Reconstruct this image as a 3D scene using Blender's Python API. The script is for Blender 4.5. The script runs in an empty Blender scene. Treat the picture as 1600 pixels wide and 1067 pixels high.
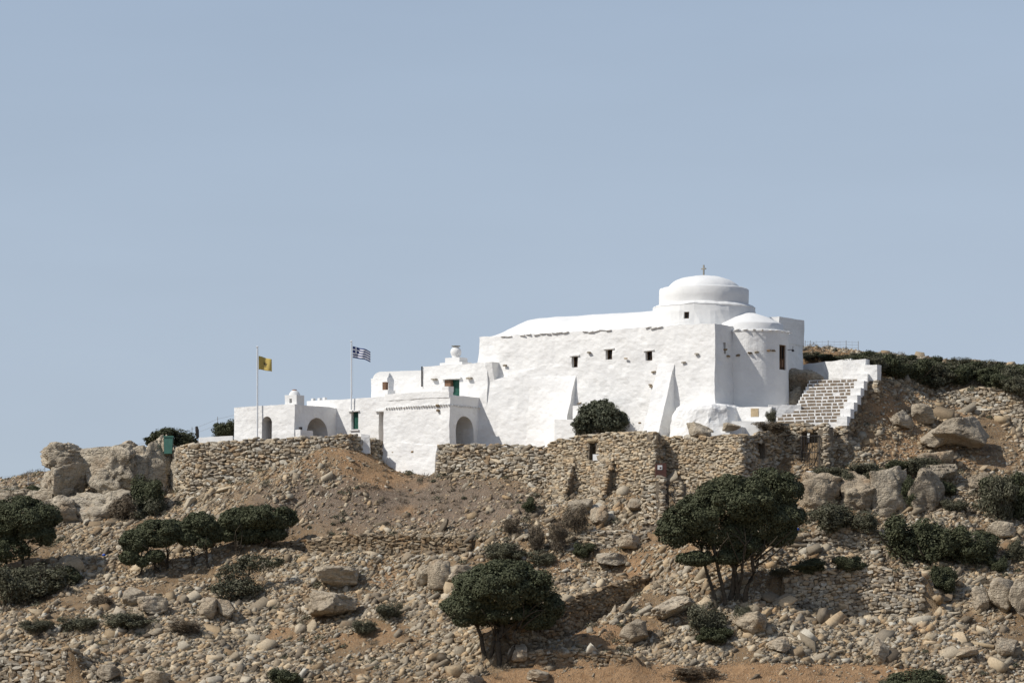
import bpy, bmesh, math, random
import numpy as np
from mathutils import Vector, Matrix

random.seed(7)
RNG = np.random.default_rng(7)
SC = bpy.context.scene
COL = SC.collection
R = math.radians

# ------------------------------------------------------------------ camera, world, sun, exposure
F, H0 = 5000.0, 1000.0          # focal length and eye-level row, in pixels of the 1600 px wide photograph
cam_d = bpy.data.cameras.new('camera')
cam = bpy.data.objects.new('camera', cam_d); COL.objects.link(cam)
cam_d.sensor_width = 36.0; cam_d.lens = 36.0*F/1600
cam_d.shift_y = (H0-533.5)/1600
cam_d.clip_start = 1.0; cam_d.clip_end = 9000
cam.location = (0, 0, 0); cam.rotation_euler = (R(90), 0, 0)
SC.camera = cam

SUN_AZ, SUN_EL = 69.0, 45.0     # the sun stands left of and behind the camera
sd = Vector((-math.sin(R(SUN_AZ))*math.cos(R(SUN_EL)), -math.cos(R(SUN_AZ))*math.cos(R(SUN_EL)), math.sin(R(SUN_EL))))
world = bpy.data.worlds.new('World'); SC.world = world; world.use_nodes = True
nt = world.node_tree
bg = nt.nodes['Background']
sky = nt.nodes.new('ShaderNodeTexSky'); sky.sky_type = 'NISHITA'; sky.sun_disc = False
sky.sun_elevation = R(SUN_EL); sky.sun_rotation = math.atan2(sd.x, sd.y)
sky.altitude = 1200; sky.air_density = 1.0; sky.dust_density = 1.2; sky.ozone_density = 2.0
hs = nt.nodes.new('ShaderNodeHueSaturation'); hs.inputs['Saturation'].default_value = 0.74
nt.links.new(sky.outputs[0], hs.inputs['Color'])
SKY = 0.146
sp = nt.nodes.new('ShaderNodeSeparateColor'); cb_ = nt.nodes.new('ShaderNodeCombineColor'); nt.links.new(hs.outputs[0], sp.inputs[0])
for k_, top_ in enumerate((0.475, 0.560, 0.690)):
    def mth(op, a, b):
        n = nt.nodes.new('ShaderNodeMath'); n.operation = op
        for i_, q_ in ((0, a), (1, b)):
            if isinstance(q_, float): n.inputs[i_].default_value = q_
            else: nt.links.new(q_, n.inputs[i_])
        return n.outputs[0]
    x_ = mth('MULTIPLY', sp.outputs[k_], SKY/top_)
    y_ = mth('DIVIDE', x_, mth('POWER', mth('ADD', mth('POWER', x_, 4.0), 1.0), 0.25))
    nt.links.new(mth('MULTIPLY', y_, top_/SKY), cb_.inputs[k_])
tc_ = nt.nodes.new('ShaderNodeTexCoord'); mp_ = nt.nodes.new('ShaderNodeMapping'); mp_.inputs['Scale'].default_value = (9, 9, 40)
nz_ = nt.nodes.new('ShaderNodeTexNoise'); nz_.inputs['Scale'].default_value = 1.0; nz_.inputs['Detail'].default_value = 5
nt.links.new(tc_.outputs['Generated'], mp_.inputs[0]); nt.links.new(mp_.outputs[0], nz_.inputs['Vector'])
vm_ = nt.nodes.new('ShaderNodeVectorMath'); vm_.operation = 'SCALE'; nt.links.new(cb_.outputs[0], vm_.inputs[0])
nt.links.new(mth('ADD', mth('MULTIPLY', nz_.outputs[0], 0.09), 0.955), vm_.inputs['Scale'])
nt.links.new(vm_.outputs[0], bg.inputs[0])
bg.inputs[1].default_value = SKY
sl = bpy.data.lights.new('sun', 'SUN'); sl.energy = 4.2; sl.angle = R(0.5); sl.color = (1.0, 0.955, 0.89)
sun = bpy.data.objects.new('sun', sl); COL.objects.link(sun)
sun.rotation_euler = sd.to_track_quat('Z', 'Y').to_euler(); sun.location = sd*400
SC.view_settings.view_transform = 'Standard'; SC.view_settings.look = 'None'
SC.view_settings.exposure = 0.0; SC.view_settings.gamma = 1.0; SC.view_settings.use_curve_mapping = False

# ------------------------------------------------------------------ helpers
def P(px, py, d):
    return np.array(((px-800.0)*d/F, d, (H0-py)*d/F))

def hsh(ix, iy, iz, seed):
    h = (ix*374761393 + iy*668265263 + iz*2147483647 + seed*974634777) & 0xFFFFFFFF
    h = ((h ^ (h >> 13))*1274126177) & 0xFFFFFFFF
    h = ((h ^ (h >> 16))*2246822519) & 0xFFFFFFFF
    h = h ^ (h >> 15)
    return (h & 0xFFFFFF)/float(0xFFFFFF)*2-1

def vnoise(p, freq, seed=0):
    q = np.asarray(p, dtype=float)*freq + 1000.0
    i = np.floor(q).astype(np.int64); f = q-i; f = f*f*(3-2*f)
    out = 0
    for dx in (0, 1):
        for dy in (0, 1):
            for dz in (0, 1):
                w = (f[:, 0] if dx else 1-f[:, 0])*(f[:, 1] if dy else 1-f[:, 1])*(f[:, 2] if dz else 1-f[:, 2])
                out = out + w*hsh(i[:, 0]+dx, i[:, 1]+dy, i[:, 2]+dz, seed)
    return out

def fbm(p, freq, oct=3, seed=0, gain=0.5):
    a, s = 1.0, 0
    for k in range(oct):
        s = s + a*vnoise(p, freq*2.03**k, seed+k*17); a *= gain
    return s

def tagit(o, label=None, cat=None, group=None, kind=None):
    if label: o['label'] = label
    if cat: o['category'] = cat
    if group: o['group'] = group
    if kind: o['kind'] = kind
    elif cat: o['kind'] = 'thing'
    return o

def empty(name, loc, label=None, cat=None, group=None):
    o = bpy.data.objects.new(name, None); COL.objects.link(o)
    o.location = Vector(tuple(float(c) for c in loc)); o.empty_display_size = 0.3
    return tagit(o, label, cat, group)

def make_mesh(name, v, faces, mat=None, smooth=False):
    """v (N,3); faces: an (M,k) array or a list of tuples"""
    me = bpy.data.meshes.new(name)
    v = np.asarray(v, dtype=np.float32)
    if isinstance(faces, np.ndarray):
        n, k = faces.shape
        me.vertices.add(len(v)); me.vertices.foreach_set('co', v.ravel())
        me.loops.add(n*k); me.loops.foreach_set('vertex_index', faces.astype(np.int32).ravel())
        me.polygons.add(n); me.polygons.foreach_set('loop_start', np.arange(0, n*k, k, dtype=np.int32))
        me.update(calc_edges=True); me.validate()
    else:
        me.from_pydata([tuple(map(float, q)) for q in v], [], [tuple(int(i) for i in f) for f in faces])
        me.update()
    if mat: me.materials.append(mat)
    if smooth: me.polygons.foreach_set('use_smooth', np.ones(len(me.polygons), dtype=bool))
    return me

def add_obj(name, me, parent=None, loc=None):
    o = bpy.data.objects.new(name, me); COL.objects.link(o)
    if loc is not None: o.location = Vector(tuple(float(c) for c in loc))
    if parent: o.parent = parent
    return o

def obj(name, v, faces, mat, parent=None, smooth=False, origin=None):
    """vertices in world coordinates; stored relative to the parent (or to their own base)"""
    v = np.asarray(v, dtype=float)
    if parent is not None:
        off = np.array(parent['_o']) if '_o' in parent else np.array(parent.location)
        o = add_obj(name, make_mesh(name, v-off, faces, mat, smooth), parent)
        o['_o'] = [float(c) for c in off]
    else:
        off = origin if origin is not None else np.array((v[:, 0].mean(), v[:, 1].mean(), v[:, 2].min()))
        o = add_obj(name, make_mesh(name, v-off, faces, mat, smooth), None, off)
        o['_o'] = [float(c) for c in off]
    return o

class MB:
    """collects geometry in world coordinates"""
    def __init__(s): s.v = []; s.f = []; s.n = 0
    def add(s, v, f):
        v = np.asarray(v, dtype=float)
        s.v.append(v); s.f += [tuple(int(i)+s.n for i in q) for q in f]; s.n += len(v); return s
    def box(s, c, size, ax=None):
        """c centre, size full lengths, ax three axis rows"""
        ax = np.eye(3) if ax is None else np.asarray(ax, float)
        h = np.array(size)/2.0
        q = np.array([[x, y, z] for z in (-1, 1) for y in (-1, 1) for x in (-1, 1)], float)*h
        return s.add(np.asarray(c)+q@ax, [(0, 2, 3, 1), (4, 5, 7, 6), (0, 1, 5, 4), (2, 6, 7, 3), (0, 4, 6, 2), (1, 3, 7, 5)])
    def tube(s, pts, rad, n=7):
        pts = [np.asarray(p, float) for p in pts]
        rad = [rad]*len(pts) if np.isscalar(rad) else rad
        vs = []; fs = []
        for i, p in enumerate(pts):
            t = pts[min(i+1, len(pts)-1)]-pts[max(i-1, 0)]; t = t/(np.linalg.norm(t)+1e-9)
            a = np.cross(t, (0, 0, 1.0) if abs(t[2]) < 0.9 else (1.0, 0, 0)); a /= np.linalg.norm(a); b = np.cross(t, a)
            for k in range(n):
                g = 2*math.pi*k/n; vs.append(p+rad[i]*(math.cos(g)*a+math.sin(g)*b))
        for i in range(len(pts)-1):
            for k in range(n):
                fs.append((i*n+k, i*n+(k+1) % n, (i+1)*n+(k+1) % n, (i+1)*n+k))
        fs.append(tuple(range(n))[::-1]); fs.append(tuple(range((len(pts)-1)*n, len(pts)*n)))
        return s.add(vs, fs)
    def build(s, name, mat, parent=None, smooth=False):
        return obj(name, np.concatenate(s.v), s.f, mat, parent, smooth)

def wobble(v, amp, freq=0.9, seed=3):
    v = np.asarray(v, float)
    if amp <= 0: return v
    return v+np.stack([fbm(v, freq, 3, seed+11*k, 0.6) for k in range(3)], 1)*amp

def hexa(c8, step=0.4, amp=0.03, seed=3, freq=0.9):
    """closed rough block from eight world corners: bottom four then top four, each ring in order"""
    c = np.asarray(c8, float); allv = []; allf = []; n0 = 0
    for q in [(0, 1, 5, 4), (1, 2, 6, 5), (2, 3, 7, 6), (3, 0, 4, 7), (4, 5, 6, 7), (3, 2, 1, 0)]:
        a, b, cc, d = c[list(q)]
        def cnt(i, j): return max(1, int(round(np.linalg.norm(c[i]-c[j])/step)))
        nu = max(cnt(q[0], q[1]), cnt(q[3], q[2])); nv = max(cnt(q[1], q[2]), cnt(q[0], q[3]))
        U, V = np.meshgrid(np.linspace(0, 1, nu+1), np.linspace(0, 1, nv+1))
        U = U.ravel()[:, None]; V = V.ravel()[:, None]
        allv.append(a*(1-U)*(1-V)+b*U*(1-V)+cc*U*V+d*(1-U)*V)
        i = np.arange(nv)[:, None]*(nu+1)+np.arange(nu)[None, :]
        i = i.ravel(); allf.append(np.stack([i, i+1, i+nu+2, i+nu+1], 1)+n0); n0 += (nu+1)*(nv+1)
    v = np.concatenate(allv); f = np.concatenate(allf)
    key = np.round(v*2000).astype(np.int64)
    _, idx, inv = np.unique(key, axis=0, return_index=True, return_inverse=True)
    v = v[idx]; f = inv.ravel()[f]
    return wobble(v, amp, freq, seed), [tuple(q) for q in f]

# the monastery's own axes: u runs along the long front to the left and away, v runs along the flank to the right and away
A0 = np.array((15.85, 250.0))
UX = np.array((-0.809, 0.588)); VX = np.array((0.588, 0.809))
AXES = np.array([[UX[0], UX[1], 0], [VX[0], VX[1], 0], [0, 0, 1.0]])
def L(u, v, z):
    q = A0+UX*u+VX*v
    return np.array((q[0], q[1], z))
def front(px, py, v):
    """point of the front plane v=const seen at a pixel -> (u, z)"""
    k = (px-800)/F
    u = (A0[0]+VX[0]*v-k*(A0[1]+VX[1]*v))/(-UX[0]+k*UX[1])
    return u, (H0-py)*(A0[1]+UX[1]*u+VX[1]*v)/F
def flank(px, py, u):
    k = (px-800)/F
    v = (k*(A0[1]+UX[1]*u)-A0[0]-UX[0]*u)/(VX[0]-k*VX[1])
    return v, (H0-py)*(A0[1]+UX[1]*u+VX[1]*v)/F
def blk(u0, u1, v0, v1, z0, z1, batter=0.0, step=0.4, amp=0.03, seed=3):
    b = batter
    c = [L(u0-b, v0-b, z0), L(u1+b, v0-b, z0), L(u1+b, v1+b, z0), L(u0-b, v1+b, z0),
         L(u0, v0, z1), L(u1, v0, z1), L(u1, v1, z1), L(u0, v1, z1)]
    return hexa(c, step, amp, seed)
def lathe(cu, cv, prof, n=56, a0=0, a1=360, amp=0.0, seed=5, cap=True):
    """prof list of (radius, z), about a vertical axis at (cu, cv) of the monastery's axes"""
    vs = []; fs = []; full = abs(a1-a0) >= 360; m = n if full else n+1
    for (r, z) in prof:
        for k in range(m):
            g = R(a0+(a1-a0)*k/n); vs.append(L(cu+r*math.cos(g), cv+r*math.sin(g), z))
    for i in range(len(prof)-1):
        for k in range(n if full else n):
            k2 = (k+1) % m
            fs.append((i*m+k, i*m+k2, (i+1)*m+k2, (i+1)*m+k))
    if cap: fs.append(tuple(range((len(prof)-1)*m, len(prof)*m)))
    return wobble(vs, amp, 0.9, seed), fs

def recalc(o):
    bm = bmesh.new(); bm.from_mesh(o.data); bmesh.ops.recalc_face_normals(bm, faces=bm.faces); bm.to_mesh(o.data); bm.free()

def cut(o, cutters):
    """real openings: boolean each (v, f) cutter out of o, bake the result, remove the helper"""
    recalc(o)
    mb = MB()
    for v, f in cutters: mb.add(v, f)
    c = mb.build('cutter', None); recalc(c)
    bpy.context.view_layer.update()
    m = o.modifiers.new('openings', 'BOOLEAN'); m.operation = 'DIFFERENCE'; m.object = c; m.solver = 'EXACT'
    m.use_self = True
    bpy.context.view_layer.update()
    me = bpy.data.meshes.new_from_object(o.evaluated_get(bpy.context.evaluated_depsgraph_get()))
    o.modifiers.clear(); old = o.data; o.data = me; me.name = old.name
    bpy.data.objects.remove(c)

def boxcut(u0, u1, v0, v1, z0, z1):
    return blk(u0, u1, v0, v1, z0, z1, 0, 50, 0)
def archcut_front(u0, u1, v0, v1, z0, z1, n=14):
    """arched tunnel along v: straight jambs from z0, round head up to z1"""
    r = (u1-u0)/2; cu = (u0+u1)/2; zs = z1-r
    prof = [(u0, z0), (u1, z0)]+[(cu+r*math.cos(g), zs+r*math.sin(g)) for g in np.linspace(0, math.pi, n)]
    m = len(prof); v = [L(a, v0, b) for a, b in prof]+[L(a, v1, b) for a, b in prof]
    return v, [tuple(range(m)), tuple(range(2*m-1, m-1, -1))]+[(k, (k+1) % m, (k+1) % m+m, k+m) for k in range(m)]
def archcut_flank(v0, v1, u0, u1, z0, z1, n=14):
    r = (v1-v0)/2; cv = (v0+v1)/2; zs = z1-r
    prof = [(v0, z0), (v1, z0)]+[(cv+r*math.cos(g), zs+r*math.sin(g)) for g in np.linspace(0, math.pi, n)]
    m = len(prof); v = [L(u0, a, b) for a, b in prof]+[L(u1, a, b) for a, b in prof]
    return v, [tuple(range(m)), tuple(range(2*m-1, m-1, -1))]+[(k, (k+1) % m, (k+1) % m+m, k+m) for k in range(m)]

# ------------------------------------------------------------------ materials
def mat_new(name, rough=0.9, spec=0.2):
    m = bpy.data.materials.new(name); m.use_nodes = True
    b = m.node_tree.nodes['Principled BSDF']; b.inputs['Roughness'].default_value = rough
    b.inputs['Specular IOR Level'].default_value = spec
    return m, m.node_tree, b
def nd(t, typ, **kw):
    n = t.nodes.new(typ)
    for k, v in kw.items():
        if k in n.inputs: n.inputs[k].default_value = v
        else: setattr(n, k, v)
    return n
def ramp(t, stops):
    r = t.nodes.new('ShaderNodeValToRGB'); e = r.color_ramp.elements
    while len(e) < len(stops): e.new(0.5)
    for i, (p, c) in enumerate(stops): e[i].position = p; e[i].color = (*c, 1)
    return r
def mixc(t, fac, a, b, blend='MIX'):
    m = t.nodes.new('ShaderNodeMix'); m.data_type = 'RGBA'; m.blend_type = blend
    for sock, val in ((m.inputs[0], fac), (m.inputs[6], a), (m.inputs[7], b)):
        if isinstance(val, (int, float)): sock.default_value = val
        elif isinstance(val, tuple): sock.default_value = (*val, 1)
        else: t.links.new(val, sock)
    return m.outputs[2]
def geo_pos(t):
    return t.nodes.new('ShaderNodeNewGeometry').outputs['Position']
def noise(t, vec, scale, detail=4, rough=0.55, lac=2.0):
    n = nd(t, 'ShaderNodeTexNoise', Scale=scale, Detail=detail, Roughness=rough)
    t.links.new(vec, n.inputs['Vector']); return n.outputs[0]
def bump(t, b, h, strength, dist):
    n = nd(t, 'ShaderNodeBump', Strength=strength, Distance=dist)
    t.links.new(h, n.inputs['Height']); t.links.new(n.outputs[0], b.inputs['Normal']); return n
def rnd_of(t):
    """one random number per object and per loose piece"""
    a = t.nodes.new('ShaderNodeObjectInfo').outputs['Random']; g = t.nodes.new('ShaderNodeNewGeometry').outputs['Random Per Island']
    s = nd(t, 'ShaderNodeMath', operation='ADD'); t.links.new(a, s.inputs[0]); t.links.new(g, s.inputs[1])
    f = nd(t, 'ShaderNodeMath', operation='FRACT'); t.links.new(s.outputs[0], f.inputs[0]); return f.outputs[0]
def math2(t, op, a, b):
    n = nd(t, 'ShaderNodeMath', operation=op)
    for s, x in ((n.inputs[0], a), (n.inputs[1], b)):
        if isinstance(x, (int, float)): s.default_value = x
        else: t.links.new(x, s)
    return n.outputs[0]

def mat_limewash(name, c0=(0.80, 0.79, 0.765), c1=(0.72, 0.71, 0.69), relief=1.0):
    m, t, b = mat_new(name, 0.95, 0.1)
    p = geo_pos(t)
    mp = nd(t, 'ShaderNodeMapping'); mp.inputs['Scale'].default_value = (1, 1, 1.5); t.links.new(p, mp.inputs['Vector'])
    n1 = noise(t, mp.outputs[0], 0.45, 5, 0.6)
    n2 = noise(t, mp.outputs[0], 2.6, 5, 0.62)
    v = nd(t, 'ShaderNodeTexVoronoi', Scale=2.1, Randomness=1.0); v.feature = 'SMOOTH_F1'; t.links.new(mp.outputs[0], v.inputs['Vector'])
    r = ramp(t, [(0.3, c1), (0.6, c0)]); t.links.new(n1, r.inputs[0])
    # thin greyer streaks and rubbed patches of the wash
    mp2 = nd(t, 'ShaderNodeMapping'); mp2.inputs['Scale'].default_value = (1.3, 1.3, 0.25); t.links.new(p, mp2.inputs['Vector'])
    n3 = noise(t, mp2.outputs[0], 1.6, 5, 0.7)
    r3 = ramp(t, [(0.60, (0, 0, 0)), (0.78, (0.30, 0.30, 0.30))]); t.links.new(n3, r3.inputs[0])
    c = mixc(t, r3.outputs[0], r.outputs[0], (0.55, 0.54, 0.50))
    t.links.new(c, b.inputs['Base Color'])
    s = math2(t, 'ADD', math2(t, 'MULTIPLY', v.outputs[0], 0.55), math2(t, 'MULTIPLY', n2, 0.8))
    bump(t, b, s, 0.46*relief, 0.14)
    return m
def mat_rock(name, stops, scale=1.0, bscale=3.0, bstr=0.7, bdist=0.12, rust=0.25, per_piece=0.5):
    m, t, b = mat_new(name, 0.95, 0.15)
    p = geo_pos(t)
    n1 = noise(t, p, 0.9*scale, 6, 0.62)
    rn = rnd_of(t)
    fac = math2(t, 'ADD', math2(t, 'MULTIPLY', n1, 1.0-per_piece), math2(t, 'MULTIPLY', rn, per_piece))
    r = ramp(t, stops); t.links.new(fac, r.inputs[0])
    n2 = noise(t, p, 0.55*scale, 5, 0.6)
    rr = ramp(t, [(0.55, (0, 0, 0)), (0.72, (rust, rust, rust))]); t.links.new(n2, rr.inputs[0])
    c = mixc(t, rr.outputs[0], r.outputs[0], (0.34, 0.20, 0.095))
    n4 = noise(t, p, 7*scale, 4, 0.7)
    r4 = ramp(t, [(0.3, (0.62, 0.62, 0.62)), (0.65, (1.12, 1.12, 1.12))]); t.links.new(n4, r4.inputs[0])
    c = mixc(t, 0.8, c, r4.outputs[0], 'MULTIPLY')
    # each stone leans to its own hue: tan, grey, rusty or weathered dark
    r2 = math2(t, 'FRACT', math2(t, 'MULTIPLY', rn, 7.313), 0.0)
    tint = ramp(t, [(0.0, (0.62, 0.60, 0.58)), (0.18, (0.90, 0.94, 1.0)), (0.45, (1.0, 1.0, 1.0)), (0.75, (1.06, 1.0, 0.91)), (0.93, (1.10, 0.94, 0.76)), (1.0, (0.60, 0.56, 0.52))])
    t.links.new(r2, tint.inputs[0])
    c = mixc(t, min(1.0, per_piece*1.5), c, tint.outputs[0], 'MULTIPLY')
    t.links.new(c, b.inputs['Base Color'])
    vo = nd(t, 'ShaderNodeTexVoronoi', Scale=0.75*bscale, Randomness=1.0); vo.feature = 'DISTANCE_TO_EDGE'
    wr = nd(t, 'ShaderNodeVectorMath', operation='MULTIPLY_ADD'); t.links.new(p, wr.inputs[0]); wr.inputs[1].default_value = (0.8, 0.8, 1.9)
    nn_ = nd(t, 'ShaderNodeTexNoise', Scale=0.8, Detail=5); t.links.new(p, nn_.inputs['Vector']); t.links.new(nn_.outputs['Color'], wr.inputs[2])
    t.links.new(wr.outputs[0], vo.inputs['Vector'])
    cr = ramp(t, [(0.0, (0, 0, 0)), (0.09, (1, 1, 1))]); t.links.new(vo.outputs[0], cr.inputs[0])
    h = math2(t, 'ADD', math2(t, 'MULTIPLY', noise(t, p, bscale, 6, 0.65), 1.0), math2(t, 'MULTIPLY', cr.outputs[0], 0.16))
    bump(t, b, h, bstr, bdist)
    return m
M = {}
M['white'] = mat_limewash('limewash')
M['white_clean'] = mat_limewash('limewash_smooth', (0.735, 0.73, 0.71), (0.68, 0.675, 0.66), 0.35)
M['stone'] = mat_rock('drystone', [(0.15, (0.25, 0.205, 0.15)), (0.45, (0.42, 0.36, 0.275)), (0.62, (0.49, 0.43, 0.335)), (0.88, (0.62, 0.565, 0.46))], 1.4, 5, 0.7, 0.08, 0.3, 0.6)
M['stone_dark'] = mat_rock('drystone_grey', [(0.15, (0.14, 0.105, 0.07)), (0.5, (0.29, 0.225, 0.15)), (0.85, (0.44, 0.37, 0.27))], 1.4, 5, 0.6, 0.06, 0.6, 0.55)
M['stone_ruin'] = mat_rock('ruin_masonry', [(0.15, (0.30, 0.235, 0.16)), (0.45, (0.47, 0.39, 0.28)), (0.65, (0.53, 0.455, 0.34)), (0.9, (0.64, 0.575, 0.46))], 1.4, 5, 0.6, 0.06, 0.45, 0.5)
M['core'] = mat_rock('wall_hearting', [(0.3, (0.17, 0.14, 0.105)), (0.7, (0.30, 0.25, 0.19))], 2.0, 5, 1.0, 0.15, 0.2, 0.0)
M['boulder'] = mat_rock('limestone', [(0.25, (0.25, 0.20, 0.145)), (0.5, (0.42, 0.355, 0.265)), (0.75, (0.56, 0.49, 0.385))], 0.8, 2.2, 1.0, 0.30, 0.5, 0.15)
M['outcrop'] = mat_rock('outcrop_limestone', [(0.25, (0.27, 0.225, 0.17)), (0.5, (0.46, 0.395, 0.30)), (0.75, (0.60, 0.53, 0.42))], 0.8, 1.8, 1.0, 0.35, 0.45, 0.1)
M['rubble'] = mat_rock('rubble_stone', [(0.12, (0.20, 0.16, 0.115)), (0.5, (0.375, 0.31, 0.22)), (0.8, (0.475, 0.41, 0.31)), (0.95, (0.60, 0.545, 0.44))], 1.0, 6, 0.3, 0.03, 0.5, 0.75)

def mat_ground():
    m, t, b = mat_new('hill_soil', 0.97, 0.1)
    p = geo_pos(t)
    at = nd(t, 'ShaderNodeAttribute', attribute_name='soil')
    sep = t.nodes.new('ShaderNodeSeparateColor'); t.links.new(at.outputs['Color'], sep.inputs[0])
    n1 = noise(t, p, 0.5, 6, 0.65); n2 = noise(t, p, 2.5, 6, 0.7)
    base = ramp(t, [(0.25, (0.155, 0.098, 0.055)), (0.5, (0.285, 0.195, 0.113)), (0.72, (0.42, 0.325, 0.215))])
    t.links.new(math2(t, 'ADD', math2(t, 'MULTIPLY', n1, 0.5), math2(t, 'MULTIPLY', n2, 0.5)), base.inputs[0])
    red = ramp(t, [(0.3, (0.28, 0.165, 0.085)), (0.65, (0.46, 0.295, 0.165))]); t.links.new(n2, red.inputs[0])
    dry = ramp(t, [(0.3, (0.17, 0.125, 0.09)), (0.65, (0.30, 0.23, 0.17))]); t.links.new(noise(t, p, 5, 5, 0.7), dry.inputs[0])
    c = mixc(t, sep.outputs[1], base.outputs[0], dry.outputs[0])
    c = mixc(t, sep.outputs[0], c, red.outputs[0])
    # pebbles: small cells of their own grey
    v = nd(t, 'ShaderNodeTexVoronoi', Scale=6.5, Randomness=1.0); t.links.new(p, v.inputs['Vector'])
    pr = ramp(t, [(0.1, (0.22, 0.19, 0.15)), (0.9, (0.44, 0.40, 0.33))])
    sc = t.nodes.new('ShaderNodeSeparateColor'); t.links.new(v.outputs['Color'], sc.inputs[0]); t.links.new(sc.outputs[0], pr.inputs[0])
    pm = ramp(t, [(0.30, (1, 1, 1)), (0.42, (0, 0, 0))]); t.links.new(v.outputs['Distance'], pm.inputs[0])
    gate = ramp(t, [(0.45, (0, 0, 0)), (0.6, (0.75, 0.75, 0.75))]); t.links.new(sc.outputs[1], gate.inputs[0])
    k = math2(t, 'MULTIPLY', pm.outputs[0], gate.outputs[0])
    k = math2(t, 'MULTIPLY', k, math2(t, 'SUBTRACT', 1.0, math2(t, 'MULTIPLY', sep.outputs[0], 0.6)))
    c = mixc(t, k, c, pr.outputs[0])
    t.links.new(c, b.inputs['Base Color'])
    h = math2(t, 'ADD', math2(t, 'MULTIPLY', n2, 1.0), math2(t, 'MULTIPLY', k, 0.5))
    h = math2(t, 'ADD', h, math2(t, 'MULTIPLY', noise(t, p, 9.0, 5, 0.7), 0.6))
    bump(t, b, h, 1.0, 0.28)
    return m
M['ground'] = mat_ground()
def mat_leaf(name, stops, trans=0.0):
    m, t, b = mat_new(name, 0.65, 0.12)
    rn = rnd_of(t); n1 = noise(t, geo_pos(t), 0.7, 3, 0.6)
    r = ramp(t, stops); t.links.new(math2(t, 'ADD', math2(t, 'MULTIPLY', rn, 0.55), math2(t, 'MULTIPLY', n1, 0.45)), r.inputs[0])
    t.links.new(r.outputs[0], b.inputs['Base Color'])
    return m
M['leaf'] = mat_leaf('juniper_leaf', [(0.2, (0.048, 0.053, 0.028)), (0.5, (0.076, 0.083, 0.045)), (0.85, (0.118, 0.122, 0.070))])
M['leaf_grey'] = mat_leaf('scrub_leaf', [(0.2, (0.062, 0.062, 0.038)), (0.5, (0.105, 0.103, 0.066)), (0.85, (0.165, 0.155, 0.108))])
M['leaf_olive'] = mat_leaf('olive_leaf', [(0.2, (0.05, 0.055, 0.034)), (0.5, (0.09, 0.096, 0.062)), (0.85, (0.16, 0.165, 0.118))])
M['dry'] = mat_leaf('dry_twig', [(0.2, (0.10, 0.078, 0.052)), (0.5, (0.17, 0.135, 0.095)), (0.85, (0.26, 0.215, 0.16))])
def mat_plain(name, col, rough=0.7, spec=0.3, var=0.15, scale=4.0, metal=0.0):
    m, t, b = mat_new(name, rough, spec); b.inputs['Metallic'].default_value = metal
    n1 = noise(t, geo_pos(t), scale, 5, 0.6)
    r = ramp(t, [(0.3, tuple(c*(1-var) for c in col)), (0.7, tuple(min(1, c*(1+var)) for c in col))])
    t.links.new(n1, r.inputs[0]); t.links.new(r.outputs[0], b.inputs['Base Color']); return m
M['bark'] = mat_plain('bark', (0.075, 0.062, 0.046), 0.95, 0.1, 0.4, 6)
M['green'] = mat_plain('green_paint', (0.012, 0.075, 0.052), 0.5, 0.4, 0.2)
M['wood'] = mat_plain('old_wood', (0.105, 0.060, 0.034), 0.85, 0.2, 0.4, 6)
M['sack'] = mat_plain('weathered_brown', (0.19, 0.115, 0.075), 0.9, 0.1, 0.35, 6)
M['glass'] = mat_plain('dark_glass', (0.012, 0.013, 0.015), 0.35, 0.4, 0.2)
M['iron'] = mat_plain('iron', (0.035, 0.03, 0.028), 0.7, 0.3, 0.3, 8)
M['rust'] = mat_plain('rusted_brown', (0.10, 0.045, 0.035), 0.75, 0.3, 0.25, 5)
M['pole'] = mat_plain('pole_paint', (0.70, 0.71, 0.72), 0.4, 0.4, 0.05)
M['wire'] = mat_plain('galvanised_wire', (0.30, 0.30, 0.30), 0.5, 0.4, 0.1)
M['terracotta'] = mat_plain('terracotta', (0.33, 0.15, 0.085), 0.85, 0.2, 0.25)
M['plaque'] = mat_plain('sandstone', (0.42, 0.33, 0.21), 0.9, 0.1, 0.2)
M['sign'] = mat_plain('sign_white', (0.78, 0.78, 0.76), 0.5, 0.3, 0.04)
M['tank'] = mat_plain('green_plastic', (0.075, 0.19, 0.15), 0.6, 0.3, 0.12)
M['blue'] = mat_plain('blue_plastic', (0.03, 0.09, 0.42), 0.5, 0.4, 0.15)
M['flag_y'] = mat_plain('yellow_cloth', (0.46, 0.35, 0.11), 0.85, 0.1, 0.06)
M['flag_k'] = mat_plain('black_print', (0.10, 0.08, 0.04), 0.85, 0.1, 0.1)
M['flag_b'] = mat_plain('blue_cloth', (0.035, 0.055, 0.16), 0.85, 0.1, 0.06)
M['flag_w'] = mat_plain('white_cloth', (0.72, 0.72, 0.74), 0.85, 0.1, 0.04)
M['paving'] = mat_plain('paving_slate', (0.22, 0.175, 0.13), 0.9, 0.15, 0.35, 5)
M['slate'] = mat_plain('grey_slate', (0.25, 0.235, 0.20), 0.9, 0.15, 0.3, 5)

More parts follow.
